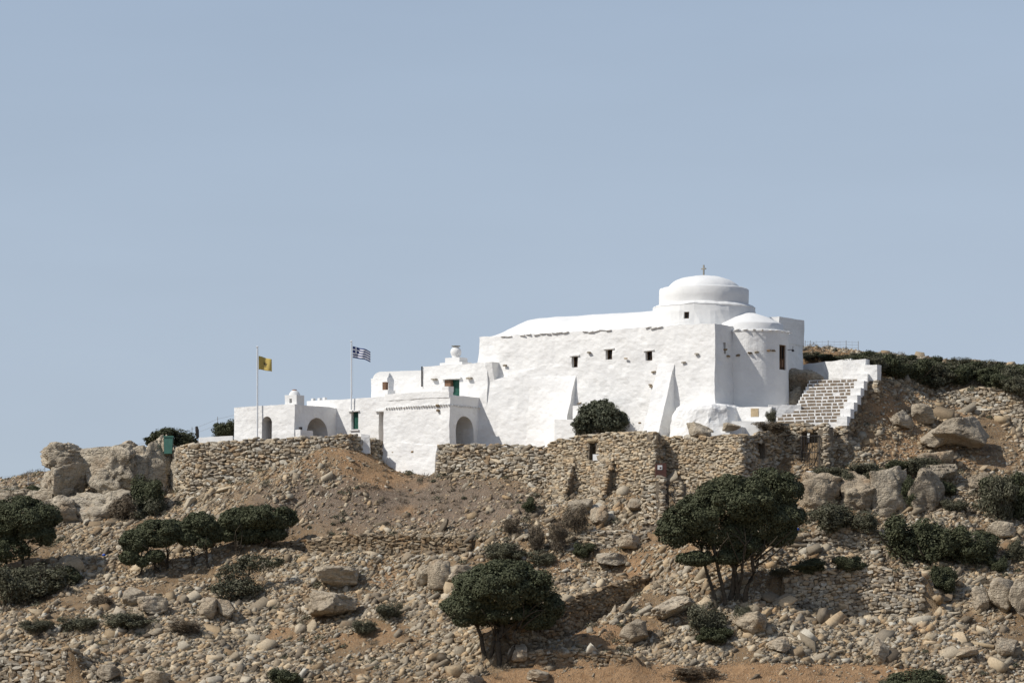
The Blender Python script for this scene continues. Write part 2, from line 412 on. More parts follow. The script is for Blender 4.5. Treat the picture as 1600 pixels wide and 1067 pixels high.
# ------------------------------------------------------------------ walls of dry stone: lines used both by the terrain and the builder
# each: list of (px, top row, base row, distance)
WL = {
 'left':   [(276, 700, 772, 265.5), (298, 693, 774, 263.5), (365, 689, 758, 262.3), (450, 685, 722, 260.8), (545, 679, 706, 260.0), (598, 689, 742, 263.0)],
 'right':  [(684, 696, 748, 258.3), (760, 695, 742, 256.3), (862, 698, 764, 253.7)],
 'ruin':   [(858, 692, 768, 253.6), (905, 682, 764, 252.0), (960, 677, 762, 250.0), (1022, 675, 762, 247.5)],
 'ruin_r': [(1022, 675, 770, 247.5), (1041, 679, 770, 249.2)],
 'room':   [(1041, 684, 776, 248.9), (1100, 682, 776, 246.8), (1160, 680, 776, 244.3)],
 'room_r': [(1160, 681, 776, 244.3), (1226, 671, 752, 248.6)],
 'gatew':  [(1204, 662, 742, 249.4), (1292, 664, 738, 246.1)],
 'gater':  [(1292, 668, 738, 246.1), (1326, 676, 720, 250.0)],
 'mid':    [(430, 850, 894, 251.5), (490, 842, 888, 250.0), (560, 836, 882, 248.5), (640, 836, 878, 247.0), (735, 840, 878, 245.6)],
 'shade':  [(800, 972, 1016, 227.0), (870, 946, 1000, 230.0), (935, 922, 968, 233.6), (1004, 902, 926, 237.4)],
 'strip':  [(800, 1018, 1044, 225.8), (900, 1017, 1042, 225.0), (985, 1020, 1040, 224.6)],
 'rterr':  [(1228, 896, 966, 233.4), (1300, 889, 972, 232.4), (1370, 886, 976, 231.6), (1440, 896, 962, 231.2)],
 'corner': [(-40, 1014, 1085, 231.5), (40, 1015, 1085, 230.3), (103, 1012, 1085, 229.0)],
 'upper':  [(1466, 616, 650, 258.6), (1530, 606, 648, 257.4), (1610, 618, 668, 255.6)],
 'bank':   [(1232, 836, 884, 240.5), (1320, 826, 878, 240.0), (1400, 830, 872, 239.3)],
 'low':    [(830, 836, 862, 244.2), (920, 830, 862, 243.2), (1010, 828, 856, 242.0)],
}
WPTS = {k: np.array([np.concatenate([P(a, b, d)[:2], [(H0-b)*d/F, (H0-c)*d/F]]) for a, b, c, d in w]) for k, w in WL.items()}

# ------------------------------------------------------------------ terrain
CT = []
def ct(px, py, d): CT.append(P(px, py, d))
for row in [
 (-160, (800, 276), (880, 259), (960, 247), (1067, 230), (1180, 215)),
 (0, (765, 273), (800, 268), (860, 258), (950, 246), (1012, 236.5), (1090, 228), (1180, 214)),
 (140, (790, 266), (860, 255), (950, 244), (1067, 228.5), (1180, 214)),
 (250, (780, 264.5), (815, 259), (870, 252), (950, 242), (1067, 228), (1180, 214)),
 (340, (770, 261.5), (830, 254)),
 (400, (742, 260), (790, 255), (850, 250.5), (900, 248), (960, 241), (1067, 227), (1180, 213)),
 (470, (716, 259.6), (750, 256.5)),
 (545, (700, 259.3), (722, 257.6), (760, 254), (810, 250.5)),
 (620, (738, 261.0), (775, 255.5), (836, 247.6), (884, 245.4), (960, 237), (1067, 226), (1180, 213)),
 (700, (744, 258), (770, 255), (800, 251)),
 (800, (743, 255), (780, 251), (838, 245), (868, 242.6), (930, 236), (1000, 229), (1067, 224), (1180, 212)),
 (930, (784, 249.2), (800, 246), (860, 241.8), (910, 237.5)),
 (1010, (784, 245.6), (830, 241.6), (880, 238), (930, 234), (1000, 228.2), (1067, 223), (1180, 211)),
 (1130, (790, 242.5), (850, 237.5), (940, 231), (1000, 227), (1067, 222.6)),
 (1200, (765, 245.5), (820, 240.5), (880, 236), (1067, 222.4), (1180, 210)),
 (1290, (742, 246.0), (800, 242.4), (880, 237), (980, 229.5)),
 (1345, (640, 250.2), (735, 246.0)), (1327, (690, 248.0)), (1368, (607, 252.0)), (860, (778, 252.4)),
 (1385, (606, 254), (660, 251), (735, 246.5), (800, 243.4), (880, 237.5), (980, 229), (1067, 222.6), (1180, 210)),
 (1420, (596, 258), (560, 271)),
 (1500, (640, 256.5), (700, 250.5), (745, 246.8), (800, 243)),
 (1600, (578, 276), (640, 257.5), (720, 250.5), (800, 243.8), (900, 236), (980, 229), (1067, 222.5), (1180, 210)),
 (1760, (590, 277), (720, 251), (900, 236), (1067, 223), (1180, 210)),
 (100, (775, 268.5)), (200, (742, 270)), (250, (730, 270)), (1270, (557, 275)), (1340, (560, 274)), (1500, (578, 276)), (80, (768, 272)), (310, (690, 275)),
]:
    for (py, d) in row[1:]: ct(row[0], py, d)
for x in (-70, -40, -15): CT.append(np.array((x, 300, 13.0)))
for x in (0, 20, 40, 70): CT.append(np.array((x, 305, 19.0)))
CT = np.array(CT)
def tps_fit(c, lam=0.6):
    n = len(c); d = np.linalg.norm(c[:, None, :2]-c[None, :, :2], axis=2)+1e-9
    K = d*d*np.log(d)+lam*n*0.02*np.eye(n)
    Pm = np.c_[np.ones(n), c[:, :2]]
    A = np.block([[K, Pm], [Pm.T, np.zeros((3, 3))]])
    return np.linalg.solve(A, np.r_[c[:, 2], 0, 0, 0])
TW = tps_fit(CT)
def tps(x, y):
    out = np.empty(len(x))
    for s in range(0, len(x), 20000):
        xs, ys = x[s:s+20000], y[s:s+20000]
        d = np.hypot(xs[:, None]-CT[None, :, 0], ys[:, None]-CT[None, :, 1])+1e-9
        out[s:s+20000] = (d*d*np.log(d))@TW[:-3]+TW[-3]+TW[-2]*xs+TW[-1]*ys
    return out
def sstep(a, b, x):
    t = np.clip((x-a)/(b-a), 0, 1); return t*t*(3-2*t)
def walls_step(x, y, h):
    """terrace steps: ground is lifted to the wall's head behind it and drops to its foot in front"""
    for k, front_l, back_l in (('mid', 1.2, 4.0), ('shade', 1.6, 4.0), ('strip', 1.0, 2.5), ('rterr', 1.2, 4.0), ('corner', 1.0, 4.0), ('upper', 1.2, 3.0), ('bank', 1.0, 3.0), ('low', 1.0, 3.0)):
        w = WPTS[k]; best = np.full(len(x), 1e9); zt = np.zeros(len(x)); zb = np.zeros(len(x)); sg = np.zeros(len(x)); en = np.zeros(len(x))
        tot = 0; seg = np.linalg.norm(np.diff(w[:, :2], axis=0), axis=1); full = seg.sum()
        for i in range(len(w)-1):
            a, b = w[i], w[i+1]; d = b[:2]-a[:2]; l = seg[i]; d = d/l
            t = (x-a[0])*d[0]+(y-a[1])*d[1]; tc = np.clip(t, 0, l)
            dist = np.hypot(x-a[0]-tc*d[0], y-a[1]-tc*d[1])
            s = -(x-a[0])*d[1]+(y-a[1])*d[0]     # positive behind
            m = dist < best
            best = np.where(m, dist, best); f = tc/l
            zt = np.where(m, a[2]*(1-f)+b[2]*f, zt); zb = np.where(m, a[3]*(1-f)+b[3]*f, zb)
            sg = np.where(m, np.sign(s), sg)
            over = np.maximum(-t, 0)*(i == 0)+np.maximum(t-l, 0)*(i == len(w)-2)
            en = np.where(m, over, en); tot += l
        fade = np.exp(-(en/1.2)**2)
        wb = np.where(sg > 0, np.exp(-(best/back_l)**2), np.exp(-(best/front_l)**2))*fade
        h = h+wb*np.where(sg > 0, zt-0.12-h, zb-h)
    return h
YARD = [tuple(q[:2]) for q in (P(274, 0, 266.0), P(298, 0, 264.0), P(365, 0, 262.8), P(450, 0, 261.3), P(545, 0, 260.5), P(600, 0, 263.4), L(28.5, -4, 0), L(22.6, -4, 0),
        P(690, 0, 258.8), P(760, 0, 256.8), P(862, 0, 254.2), P(905, 0, 252.5), P(960, 0, 250.5), P(1018, 0, 248.1), P(1036, 0, 249.7), P(1100, 0, 247.3), P(1158, 0, 245.0), P(1222, 0, 249.1), P(1290, 0, 246.7), P(1318, 0, 249.5), P(1358, 0, 255), P(1330, 0, 262), P(1262, 0, 264), P(1000, 0, 266), P(760, 0, 276), P(560, 0, 282), P(340, 0, 278), P(300, 0, 270))]
def in_poly(x, y, poly):
    ins = np.zeros(len(x), bool); n = len(poly)
    for i in range(n):
        (x1, y1), (x2, y2) = poly[i], poly[(i+1) % n]
        c = ((y1 > y) != (y2 > y)) & (x < (x2-x1)*(y-y1)/(y2-y1+1e-12)+x1); ins ^= c
    return ins
def ground(x, y):
    x = np.asarray(x, float); y = np.asarray(y, float)
    h = tps(np.clip(x, -75, 75), np.clip(y, 205, 308))
    # small-scale lie of the land
    q = np.stack([x, y, np.zeros_like(x)], 1)
    h = h+fbm(q, 0.16, 2, 5)*0.30+fbm(q, 0.6, 3, 9)*0.14
    ridge = fbm(np.stack([x*0.35, y, h*1.5], 1), 0.5, 2, 21)
    h = h+np.clip(ridge, -0.5, 0.8)*0.22
    h = walls_step(x, y, h)
    ins = in_poly(x, y, YARD)
    lev = 15.25+0.9*sstep(8, 24, x)*sstep(249, 262, y)
    h = np.where(ins, lev, h)
    # beyond the hill: the slope falls to a valley under the viewpoint and to low land all round
    far = np.where(y < 205, np.interp(y, [-400, -60, 0, 25, 110, 205], [-14, -5, -1.9, -6, -20, -13]), np.interp(y, [205, 308, 430, 9000], [-10, 10, -45, -45]))
    wx = sstep(75, 190, np.abs(x)); wy = np.maximum(sstep(206, 150, y), sstep(308, 400, y))
    w = np.maximum(wx, wy)
    far = far*(1-wx)+np.where(y < 100, far, -40)*wx
    return h*(1-w)+far*w
def axis(lo, hi, step, outs):
    a = list(np.arange(lo, hi+1e-6, step)); s = step
    x = lo; left = []
    while x > outs[0]: s *= 1.35; x -= s; left.append(x)
    s = step; x = hi; right = []
    while x < outs[1]: s *= 1.35; x += s; right.append(x)
    return np.array(left[::-1]+a+right)
gx = axis(-47, 47, 0.25, (-6000, 6000)); gy = axis(211, 290, 0.25, (-900, 8000))
GX, GY = np.meshgrid(gx, gy); X, Y = GX.ravel(), GY.ravel()
Z = ground(X, Y)
nx = len(gx); ii = (np.arange(len(gy)-1)[:, None]*nx+np.arange(nx-1)[None, :]).ravel()
hill_me = make_mesh('hillside', np.stack([X, Y, Z], 1), np.stack([ii, ii+1, ii+nx+1, ii+nx], 1), M['ground'], True)
hill = add_obj('hillside', hill_me); hill['kind'] = 'structure'
# where the bare red soil and the dry purple-brown growth lie (colour of the soil itself), as patches on the map
def pix(x, y, z): return 800+F*x/y, H0-F*z/y
def blob(px, py, cx, cy, rx, ry): return np.exp(-(((px-cx)/rx)**2+((py-cy)/ry)**2))
SOIL_RED = [(545, 715, 60, 28), (590, 745, 60, 22), (1100, 1058, 330, 16), (900, 985, 60, 22), (960, 1000, 60, 25), (600, 905, 60, 25), (1420, 625, 70, 30), (1400, 690, 60, 40), (1380, 735, 60, 20),
            (640, 800, 26, 14), (1040, 880, 90, 30), (250, 935, 50, 12), (560, 990, 220, 14), (1000, 752, 40, 14), (380, 730, 50, 12), (1520, 715, 50, 16), (820, 1030, 60, 10), (1330, 960, 40, 12), (1300, 545, 60, 9), (1560, 590, 60, 10), (860, 880, 60, 18)]
DRY = [(620, 800, 190, 34), (520, 765, 110, 26), (700, 760, 60, 18), (800, 790, 70, 22), (300, 960, 90, 20), (1080, 1055, 60, 10), (1300, 870, 60, 12)]
def masks(x, y, z):
    px, py = pix(x, np.maximum(y, 60), z)
    top = np.interp(px, [700, 800, 900, 1100, 1300, 1440, 1500], [1075, 1046, 1040, 1036, 1034, 1040, 1075])
    a = sum(blob(px, py, *b) for b in SOIL_RED)+1.1*sstep(-6, 6, py-top)*(px < 1490)*(px > 690)*(py < 1120); c = sum(blob(px, py, *b) for b in DRY)
    n = fbm(np.stack([x, y, z], 1), 0.55, 3, 77)
    return np.clip(a*0.95+n*0.45*(a > 0.05)-0.1+0.14*np.clip(n, 0, 1), 0, 1), np.clip(c*1.2+n*0.3*(c > 0.05), 0, 1)
mr, md = masks(X, Y, Z)
att = hill_me.color_attributes.new('soil', 'FLOAT_COLOR', 'POINT')
att.data.foreach_set('color', np.stack([mr, md, 0*mr, 0*mr+1], 1).astype(np.float32).ravel())

def hit(px, py, d0=216.0, d1=300.0):
    """where the sight line through a pixel meets the hillside"""
    d = np.arange(d0, d1, 0.25); z = (H0-py)*d/F
    g = ground((px-800)*d/F, d)
    k = np.nonzero(g >= z)[0]
    k = k[0] if len(k) else len(d)-1
    dd = d[k]
    return np.array(((px-800)*dd/F, dd, g[k]))

# ------------------------------------------------------------------ stones
def stone_mesh(seed, sub=2, power=0.42, jit=0.26, name='stone'):
    rs = np.random.default_rng(seed)
    n = sub+1
    vs = {}; fs = []
    def vid(c):
        if c not in vs: vs[c] = len(vs)
        return vs[c]
    for ax in range(3):
        for sgn in (0, sub):
            for i in range(sub):
                for j in range(sub):
                    q = []
                    for (a, b) in ((i, j), (i+1, j), (i+1, j+1), (i, j+1)):
                        c = [0, 0, 0]; c[ax] = sgn; c[(ax+1) % 3] = a; c[(ax+2) % 3] = b; q.append(vid(tuple(c)))
                    fs.append(tuple(q if sgn else q[::-1]))
    v = np.array(list(vs.keys()), float)/sub*2-1
    r = np.linalg.norm(v, axis=1, keepdims=True)
    v = v*(1-power+power*1.15/r)*0.5
    v = v+rs.normal(0, jit*0.33, v.shape)*0.5
    # one or two clean breaks
    for _ in range(2):
        nrm = rs.normal(size=3); nrm /= np.linalg.norm(nrm); dd = 0.30+0.12*rs.random()
        t = v@nrm-dd; v = v-np.clip(t, 0, None)[:, None]*nrm
    return v, fs
STONE_T = [stone_mesh(100+i) for i in range(14)]
def stone_set(mat, key):
    return [make_mesh(key, v, f, mat) for v, f in STONE_T]
STONE_ME = {k: stone_set(M[k], 'stone_'+k) for k in ('stone', 'stone_dark', 'white', 'stone_ruin')}
TRI_T = [np.array([(a, b, c) for f in fs for a, b, c in ((f[0], f[1], f[2]), (f[0], f[2], f[3]))]) for v, fs in STONE_T]

def euler_m(e):
    return np.array(Matrix.Rotation(e[2], 3, 'Z') @ Matrix.Rotation(e[1], 3, 'Y') @ Matrix.Rotation(e[0], 3, 'X'))

def joined_stones(items, name, mat, parent, temps=None):
    temps = temps or STONE_T
    V = []; FA = []; n = 0
    for (loc, eul, sc, k) in items:
        v, fs = temps[k]
        V.append((v*np.array(sc))@euler_m(eul).T+np.array(loc)); FA.append(np.array(fs)+n); n += len(v)
    o = obj(name, np.concatenate(V), np.concatenate(FA), mat, parent)
    o['kind'] = 'stuff'; return o

def wall_line(pts, key='stone', holes=(), thick=0.6, batter=0.06, course=(0.13, 0.27), width=(0.20, 0.58), label='', cat='stone wall', group=None,
              parent=None, cap=True, rs=None, core=True, rough=0.05, sink=0.45, max_parts=300, depth=0.42, name='stone_wall', proud=0.0, core_off=0.15):
    """dry-stone wall along (x, y, ztop, zbase) points, stones laid in courses on its face; holes are (s0, s1, z0, z1)"""
    rs = rs or np.random.default_rng(int(abs(pts[0][0])*1000) % 99991)
    pts = np.asarray(pts, float); seg = np.linalg.norm(np.diff(pts[:, :2], axis=0), axis=1); cum = np.r_[0, np.cumsum(seg)]; T = cum[-1]
    def at(s):
        s = min(max(s, 0), T); i = min(np.searchsorted(cum, s, side='right')-1, len(seg)-1); f = (s-cum[i])/seg[i]
        p = pts[i]*(1-f)+pts[i+1]*f; d = (pts[i+1, :2]-pts[i, :2])/seg[i]
        return p, d
    th = parent
    if th is None:
        th = empty(name, (*pts[len(pts)//2][:2], pts[:, 3].min()), label, cat, group); th['_o'] = list(th.location)
    zlo, zhi = pts[:, 3].min()-sink, pts[:, 2].max()
    items = []; z = zlo
    while z < zhi:
        ch = rs.uniform(*course); s = -rs.uniform(0, 0.3)
        while s < T:
            w = rs.uniform(*width)*(0.75+0.5*rs.random()); 
            if rs.random() < 0.12: w *= 1.5
            sc = s+w/2; p, d = at(sc); hk = rs.uniform(0.7, 1.45); zc = z+ch/2+0.10*math.sin(s*1.1+z*2.3)+0.07*math.sin(s*2.9+z)+0.045*rs.normal()
            s += w*0.97
            if sc > T+0.1 or sc < -0.1: continue
            if zc > p[2]-ch*0.25+0.06*rs.normal() or zc < p[3]-sink: continue
            if any(a-0.5*w < sc < b+0.5*w and c-0.4*ch < zc < e+0.4*ch for a, b, c, e in holes): continue
            nrm = np.array((d[1], -d[0]))      # towards the viewer's side
            off = (p[2]-zc)*batter+rs.normal(0, rough*0.6)+proud
            loc = (p[0]+nrm[0]*(off-depth*0.38), p[1]+nrm[1]*(off-depth*0.38), zc)
            e = (rs.normal(0, 0.14), rs.normal(-0.10, 0.20), math.atan2(d[1], d[0])+rs.normal(0, 0.2))
            items.append((loc, e, (w*1.06, depth*rs.uniform(0.75, 1.2), ch*1.05*hk), rs.integers(0, len(STONE_T))))
        z += ch*0.93
    if cap:
        s = 0.0
        while s < T:
            w = rs.uniform(0.35, 0.8); p, d = at(s+w/2)
            if s+w/2 < T:
                items.append(((p[0]+d[1]*(-0.1)+rs.normal(0, 0.06)-d[1]*thick*0.3, p[1]+d[0]*0.1+d[0]*thick*0.3, p[2]-0.02+rs.normal(0, 0.05)),
                          (rs.normal(0, 0.12), rs.normal(0, 0.12), math.atan2(d[1], d[0])+rs.normal(0, 0.3)), (w, thick*rs.uniform(0.7, 1.2), rs.uniform(0.12, 0.26)), rs.integers(0, len(STONE_T))))
            s += w
    if core:
        mb = MB()
        brk = sorted(set([round(float(c), 4) for c in cum]+[q for h in holes for q in h[:2]]))
        zs_all = sorted(set([q for h in holes for q in h[2:]]))
        for a, b in zip(brk[:-1], brk[1:]):
            pa, d = at(a+1e-4); pb, _ = at(b-1e-4); nrm = np.array((d[1], -d[0]))
            hs_ = [h for h in holes if h[0] < (a+b)/2 < h[1]]
            spans = []; zb = min(pa[3], pb[3])-sink-0.3
            if hs_:
                spans = [(zb, hs_[0][2], False), (hs_[0][3], None, True)]
            else: spans = [(zb, None, True)]
            for z0, z1, top in spans:
                ta = pa[2]-0.12 if z1 is None else z1; tb = pb[2]-0.12 if z1 is None else z1
                f = -core_off+proud
                def q(p, z, o): return (p[0]+nrm[0]*o, p[1]+nrm[1]*o, z)
                ba = (pa[2]-z0)*batter; bb = (pb[2]-z0)*batter; ca = (pa[2]-ta)*batter; cb = (pb[2]-tb)*batter
                c = [q(pa, z0, f+ba), q(pb, z0, f+bb), q(pb, z0, f-thick), q(pa, z0, f-thick), q(pa, ta, f+ca), q(pb, tb, f+cb), q(pb, tb, f-thick), q(pa, ta, f-thick)]
                v, fc = hexa(c, 0.6, 0.0); mb.add(v, fc)
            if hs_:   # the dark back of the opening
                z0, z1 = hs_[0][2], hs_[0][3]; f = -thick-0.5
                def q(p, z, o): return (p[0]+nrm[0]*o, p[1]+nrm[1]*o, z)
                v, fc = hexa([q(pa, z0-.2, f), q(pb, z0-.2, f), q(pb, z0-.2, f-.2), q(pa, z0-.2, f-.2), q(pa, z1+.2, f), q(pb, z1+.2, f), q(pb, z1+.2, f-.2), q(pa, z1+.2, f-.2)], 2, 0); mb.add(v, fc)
        mb.build('wall_core', M['core'], th)
    # the stones themselves: the largest each on its own, any beyond that joined
    off = np.array(th['_o'])
    vis = [it for it in items if it[0][2] > ground(np.array([it[0][0]]), np.array([it[0][1]]))[0]-99]
    vis.sort(key=lambda it: -it[2][0]*it[2][2])
    for (loc, e, sc, k) in vis[:max_parts]:
        o = bpy.data.objects.new('stone', STONE_ME[key][k]); COL.objects.link(o); o.parent = th
        o.location = Vector(tuple(np.array(loc)-off)); o.rotation_euler = e; o.scale = sc
    if len(vis) > max_parts:
        joined_stones(vis[max_parts:], 'small_stones', M[key], th)
    return th

# ------------------------------------------------------------------ the white monastery
def thing_at(name, loc, label, cat, group=None):
    o = empty(name, loc, label, cat, group); o['_o'] = [float(c) for c in loc]; return o
def window_in_front(th, u0, u1, v, z0, z1, frame='wood', mat='glass', deep=0.32, cross=True, name='window'):
    """a framed pane set back in an opening of a front plane"""
    mb = MB(); t = 0.07
    for (a, b, c, d) in ((u0, u0+t, z0, z1), (u1-t, u1, z0, z1), (u0+t, u1-t, z0, z0+t), (u0+t, u1-t, z1-t, z1)):
        mb.add(*blk(a, b, v+deep-0.05, v+deep+0.05, c, d, 0, 9, 0))
    if cross:
        um = (u0+u1)/2; mb.add(*blk(um-0.02, um+0.02, v+deep-0.03, v+deep+0.04, z0+t, z1-t, 0, 9, 0))
        zm = (z0+z1)/2; mb.add(*blk(u0+t, u1-t, v+deep-0.02, v+deep+0.03, zm-0.02, zm+0.02, 0, 9, 0))
    w = mb.build(name, M[frame], th)
    pb = MB(); pb.add(*blk(u0+0.02, u1-0.02, v+deep+0.06, v+deep+0.10, z0+0.02, z1-0.02, 0, 9, 0)); pb.build('pane', M[mat], w)
    return w
def flat_stone(th, c, size, ax, key='stone_dark', name='slate', rs=random):
    k = rs.randrange(len(STONE_T)); o = bpy.data.objects.new(name, STONE_ME[key][k]); COL.objects.link(o); o.parent = th
    o.location = Vector(tuple(np.asarray(c)-np.array(th['_o']))); o.scale = size
    o.rotation_euler = (rs.gauss(0, 0.1), rs.gauss(0, 0.1), ax+rs.gauss(0, 0.12)); return o
UANG = math.atan2(UX[1], UX[0]); VANG = math.atan2(VX[1], VX[0])

# --- the domed church
ZB = 13.6
church = thing_at('church', L(8, 4, 15.5), 'large whitewashed domed church with barrel roof, sloping buttresses and rounded apse', 'church')
# nave body, slightly battered, left shoulder lower
c = [L(-0.28, -0.34, ZB), L(23.35, -0.34, ZB), L(23.2, 13.4, ZB), L(-0.15, 13.4, ZB), L(0.02, 0.02, 24.75), L(22.95, 0.05, 24.95), L(22.95, 13.4, 24.95), L(0.02, 13.4, 24.75)]
v, f = hexa(c, 0.36, 0.055, 3, 1.1)
body = obj('nave_wall', v, f, M['white'], church)
win = []
for (px, py, w, h) in ((898.5, 565.5, 9, 17), (952, 554, 10, 15.5), (1014, 556, 10, 14.5)):
    u, z = front(px, py, 0.0); y = A0[1]+UX[1]*u; k = y/F/0.78
    win.append((u-w*k/2, u+w*k/2, z-h*y/F/2, z+h*y/F/2))
vs_, zs_ = flank(1131.5, 544, 0.0)
slot = (vs_-0.17, vs_+0.17, zs_-0.45, zs_+0.45)
cut(body, [boxcut(a, b, -1, 0.75, c0, d) for a, b, c0, d in win]+[boxcut(-1, 0.6, slot[0], slot[1], slot[2], slot[3])])
for a, b, c0, d in win:
    window_in_front(church, a-0.02, b+0.02, 0.02, c0-0.02, d+0.02, 'wood', 'glass', 0.30)
mb = MB(); mb.add(*blk(0.40, 0.46, slot[0]-0.05, slot[1]+0.05, slot[2]-0.05, slot[3]+0.05, 0, 9, 0)); mb.build('slot_window', M['glass'], church)
# lintel slabs over the windows
for a, b, c0, d in win:
    mb = MB(); mb.add(*blk(a-0.18, b+0.18, -0.13, 0.25, d+0.02, d+0.12, 0, 0.3, 0.015)); mb.build('lintel', M['white'], church)
# barrel roof with hipped left end
us = np.linspace(3.0, 22.85, 64); ts = np.linspace(0, 1, 34); V = []
for u in us:
    hip = float(sstep(23.1, 19.6, np.array(u)))*float(sstep(2.9, 8.6, np.array(u)))
    e = 24.75+0.2*u/23
    for t in ts:
        V.append(L(u, 0.16+12.9*t*1.0*(0.72), e-0.05+hip*1.72*math.sin(math.pi*t)**0.62+0.10*(1-abs(2*t-1))))
V = wobble(V, 0.035, 0.8, 31)
nn = len(ts); fs = [(i*nn+j, i*nn+j+1, (i+1)*nn+j+1, (i+1)*nn+j) for i in range(len(us)-1) for j in range(nn-1)]
# close it below
nb = len(V); V = np.concatenate([V, [L(us[0], 0.16, 24.3), L(us[0], 9.4, 24.3), L(us[-1], 9.4, 24.3), L(us[-1], 0.16, 24.3)]])
fs.append(tuple([j for j in range(nn)]+[nb+1, nb])); fs.append(tuple([(len(us)-1)*nn+j for j in range(nn)][::-1]+[nb+3, nb+2]))
obj('barrel_roof', V, fs, M['white_clean'], church, True)
# raised northern part behind the dome
mb = MB(); mb.add(*blk(-0.04, 7.0, 9.6, 13.5, 24.0, 26.05, 0, 0.4, 0.03, 8)); mb.build('raised_bay', M['white'], church)
# dome: lower drum, upper drum, cap, cross
CU, CV = 4.55, 5.5
mb = MB()
mb.add(*lathe(CU, CV, [(4.30, 23.9), (4.28, 25.2), (4.18, 26.1), (4.10, 26.55), (4.13, 26.63), (4.02, 26.74), (3.62, 26.88)], 64, amp=0.07, seed=41))
dl = mb.build('lower_drum', M['white_clean'], church, True)
# small window in the drum, facing the front
kk = (1070-800)/F
best = None
for g in np.linspace(180, 360, 400):
    p = L(CU+4.2*math.cos(R(g)), CV+4.2*math.sin(R(g)), 0)
    if abs(p[0]/p[1]-kk) < 0.0006 and (best is None or p[1] < best[1][1]): best = (g, p)
g = best[0]; pw = best[1]; rad = np.array((L(CU+math.cos(R(g)), CV+math.sin(R(g)), 0)-L(CU, CV, 0))[:2]); tang = np.array((-rad[1], rad[0]))
zw = (H0-492.5)*pw[1]/F
axd = np.array([[tang[0], tang[1], 0], [rad[0], rad[1], 0], [0, 0, 1.0]])
cb = MB(); cb.box((pw[0], pw[1], zw), (0.44, 1.2, 0.54), axd); cut(dl, [(np.concatenate(cb.v), cb.f)])
for p_ in dl.data.polygons: p_.use_smooth = False
mb = MB()
for (ox, oz, sx, sz) in ((-0.20, 0, 0.06, 0.54), (0.20, 0, 0.06, 0.54), (0, 0.24, 0.34, 0.06), (0, -0.24, 0.34, 0.06), (0, 0, 0.03, 0.42)):
    mb.box((pw[0]+tang[0]*ox-rad[0]*0.24, pw[1]+tang[1]*ox-rad[1]*0.24, zw+oz), (sx, 0.06, sz), axd)
w_ = mb.build('drum_window', M['wood'], church)
mb = MB(); mb.box((pw[0]-rad[0]*0.30, pw[1]-rad[1]*0.30, zw), (0.42, 0.03, 0.52), axd); mb.build('pane', M['glass'], w_)
mb = MB(); mb.add(*lathe(CU, CV, [(3.60, 26.75), (3.62, 27.4), (3.60, 28.05), (3.50, 28.16), (3.1, 28.14), (2.7, 28.1)], 64, amp=0.06, seed=43))
mb.build('upper_drum', M['white_clean'], church, True)
RD, HD = 3.0, 1.28
mb = MB(); mb.add(*lathe(CU, CV, [(RD*math.cos(a)**0.9+0.001, 27.95+HD*math.sin(a)) for a in np.linspace(0, math.pi/2*0.995, 18)], 56, amp=0.05, seed=44)); mb.build('dome', M['white_clean'], church, True)
pc = L(CU, CV, 29.2)
mb = MB(); mb.tube([pc+(0, 0, -0.1), pc+(0, 0, 0.12)], [0.16, 0.10], 10); mb.box(pc+(0, 0, 0.5), (0.10, 0.10, 0.85), AXES); mb.box(pc+(0, 0, 0.62), (0.42, 0.101, 0.101), AXES)
mb.build('roof_cross', M['slate'], church)
# apse: a half round tower on the flank
AV, AR = 5.45, 2.92
mb = MB(); mb.add(*lathe(0.0, AV, [(AR+0.12, ZB), (AR+0.05, 18), (AR, 21), (AR-0.02, 24.22), (AR+0.02, 24.30), (AR, 24.40), (AR-0.2, 24.46)], 60, 90, 270, 0.035, 51, cap=True))
ap = mb.build('apse', M['white'], church)
# window of the apse: opening with a brown two-light frame
we = np.array((-UX[0], -UX[1])); wt = VX
pwc = L(-AR, AV, 22.4); axe = np.array([[wt[0], wt[1], 0], [we[0], we[1], 0], [0, 0, 1.0]])
zt_, zb_ = (H0-539)*252.8/F, (H0-578)*252.8/F
cb = MB(); cb.box((pwc[0], pwc[1], (zt_+zb_)/2), (1.02, 1.6, zt_-zb_), axe); cut(ap, [(np.concatenate(cb.v), cb.f)])
mb = MB()
for (ox, oz, sx, sz) in ((-0.46, 0, 0.10, 2.0), (0.46, 0, 0.10, 2.0), (0, 0.95, 0.82, 0.10), (0, -0.95, 0.82, 0.10), (0, 0, 0.09, 1.8), (0, -0.15, 0.82, 0.08)):
    mb.box((pwc[0]+wt[0]*ox-we[0]*0.22, pwc[1]+wt[1]*ox-we[1]*0.22, (zt_+zb_)/2+oz*(zt_-zb_)/2.0), (sx, 0.10, sz*(zt_-zb_)/2.0), axe)
aw = mb.build('apse_window', M['wood'], church)
for ox in (-0.22, 0.22):
    mb = MB(); mb.box((pwc[0]+wt[0]*ox-we[0]*0.30, pwc[1]+wt[1]*ox-we[1]*0.30, (zt_+zb_)/2), (0.4, 0.03, (zt_-zb_)*0.95), axe); mb.build('pane', M['glass'], aw)
for ox, zf in ((-0.22, -0.30), (0.22, -0.22)):
    mb = MB(); mb.box((pwc[0]+wt[0]*ox-we[0]*0.25, pwc[1]+wt[1]*ox-we[1]*0.25, (zt_+zb_)/2+zf*(zt_-zb_)), (0.36, 0.05, (zt_-zb_)*0.34), axe); mb.build('shutter', M['sack'], aw)
lp = L(-AR-0.35, AV+0.9, (H0-546)*253/F)
mb = MB(); mb.tube([L(-AR+0.5, AV+0.9, lp[2]), L(-AR-0.35, AV+0.9, lp[2])], 0.03, 6); mb.tube([lp, lp+(0, 0, 0.28)], 0.02, 5); mb.tube([lp+(0, 0, -0.14), lp+(0, 0, 0.02)], [0.12, 0.07], 8)
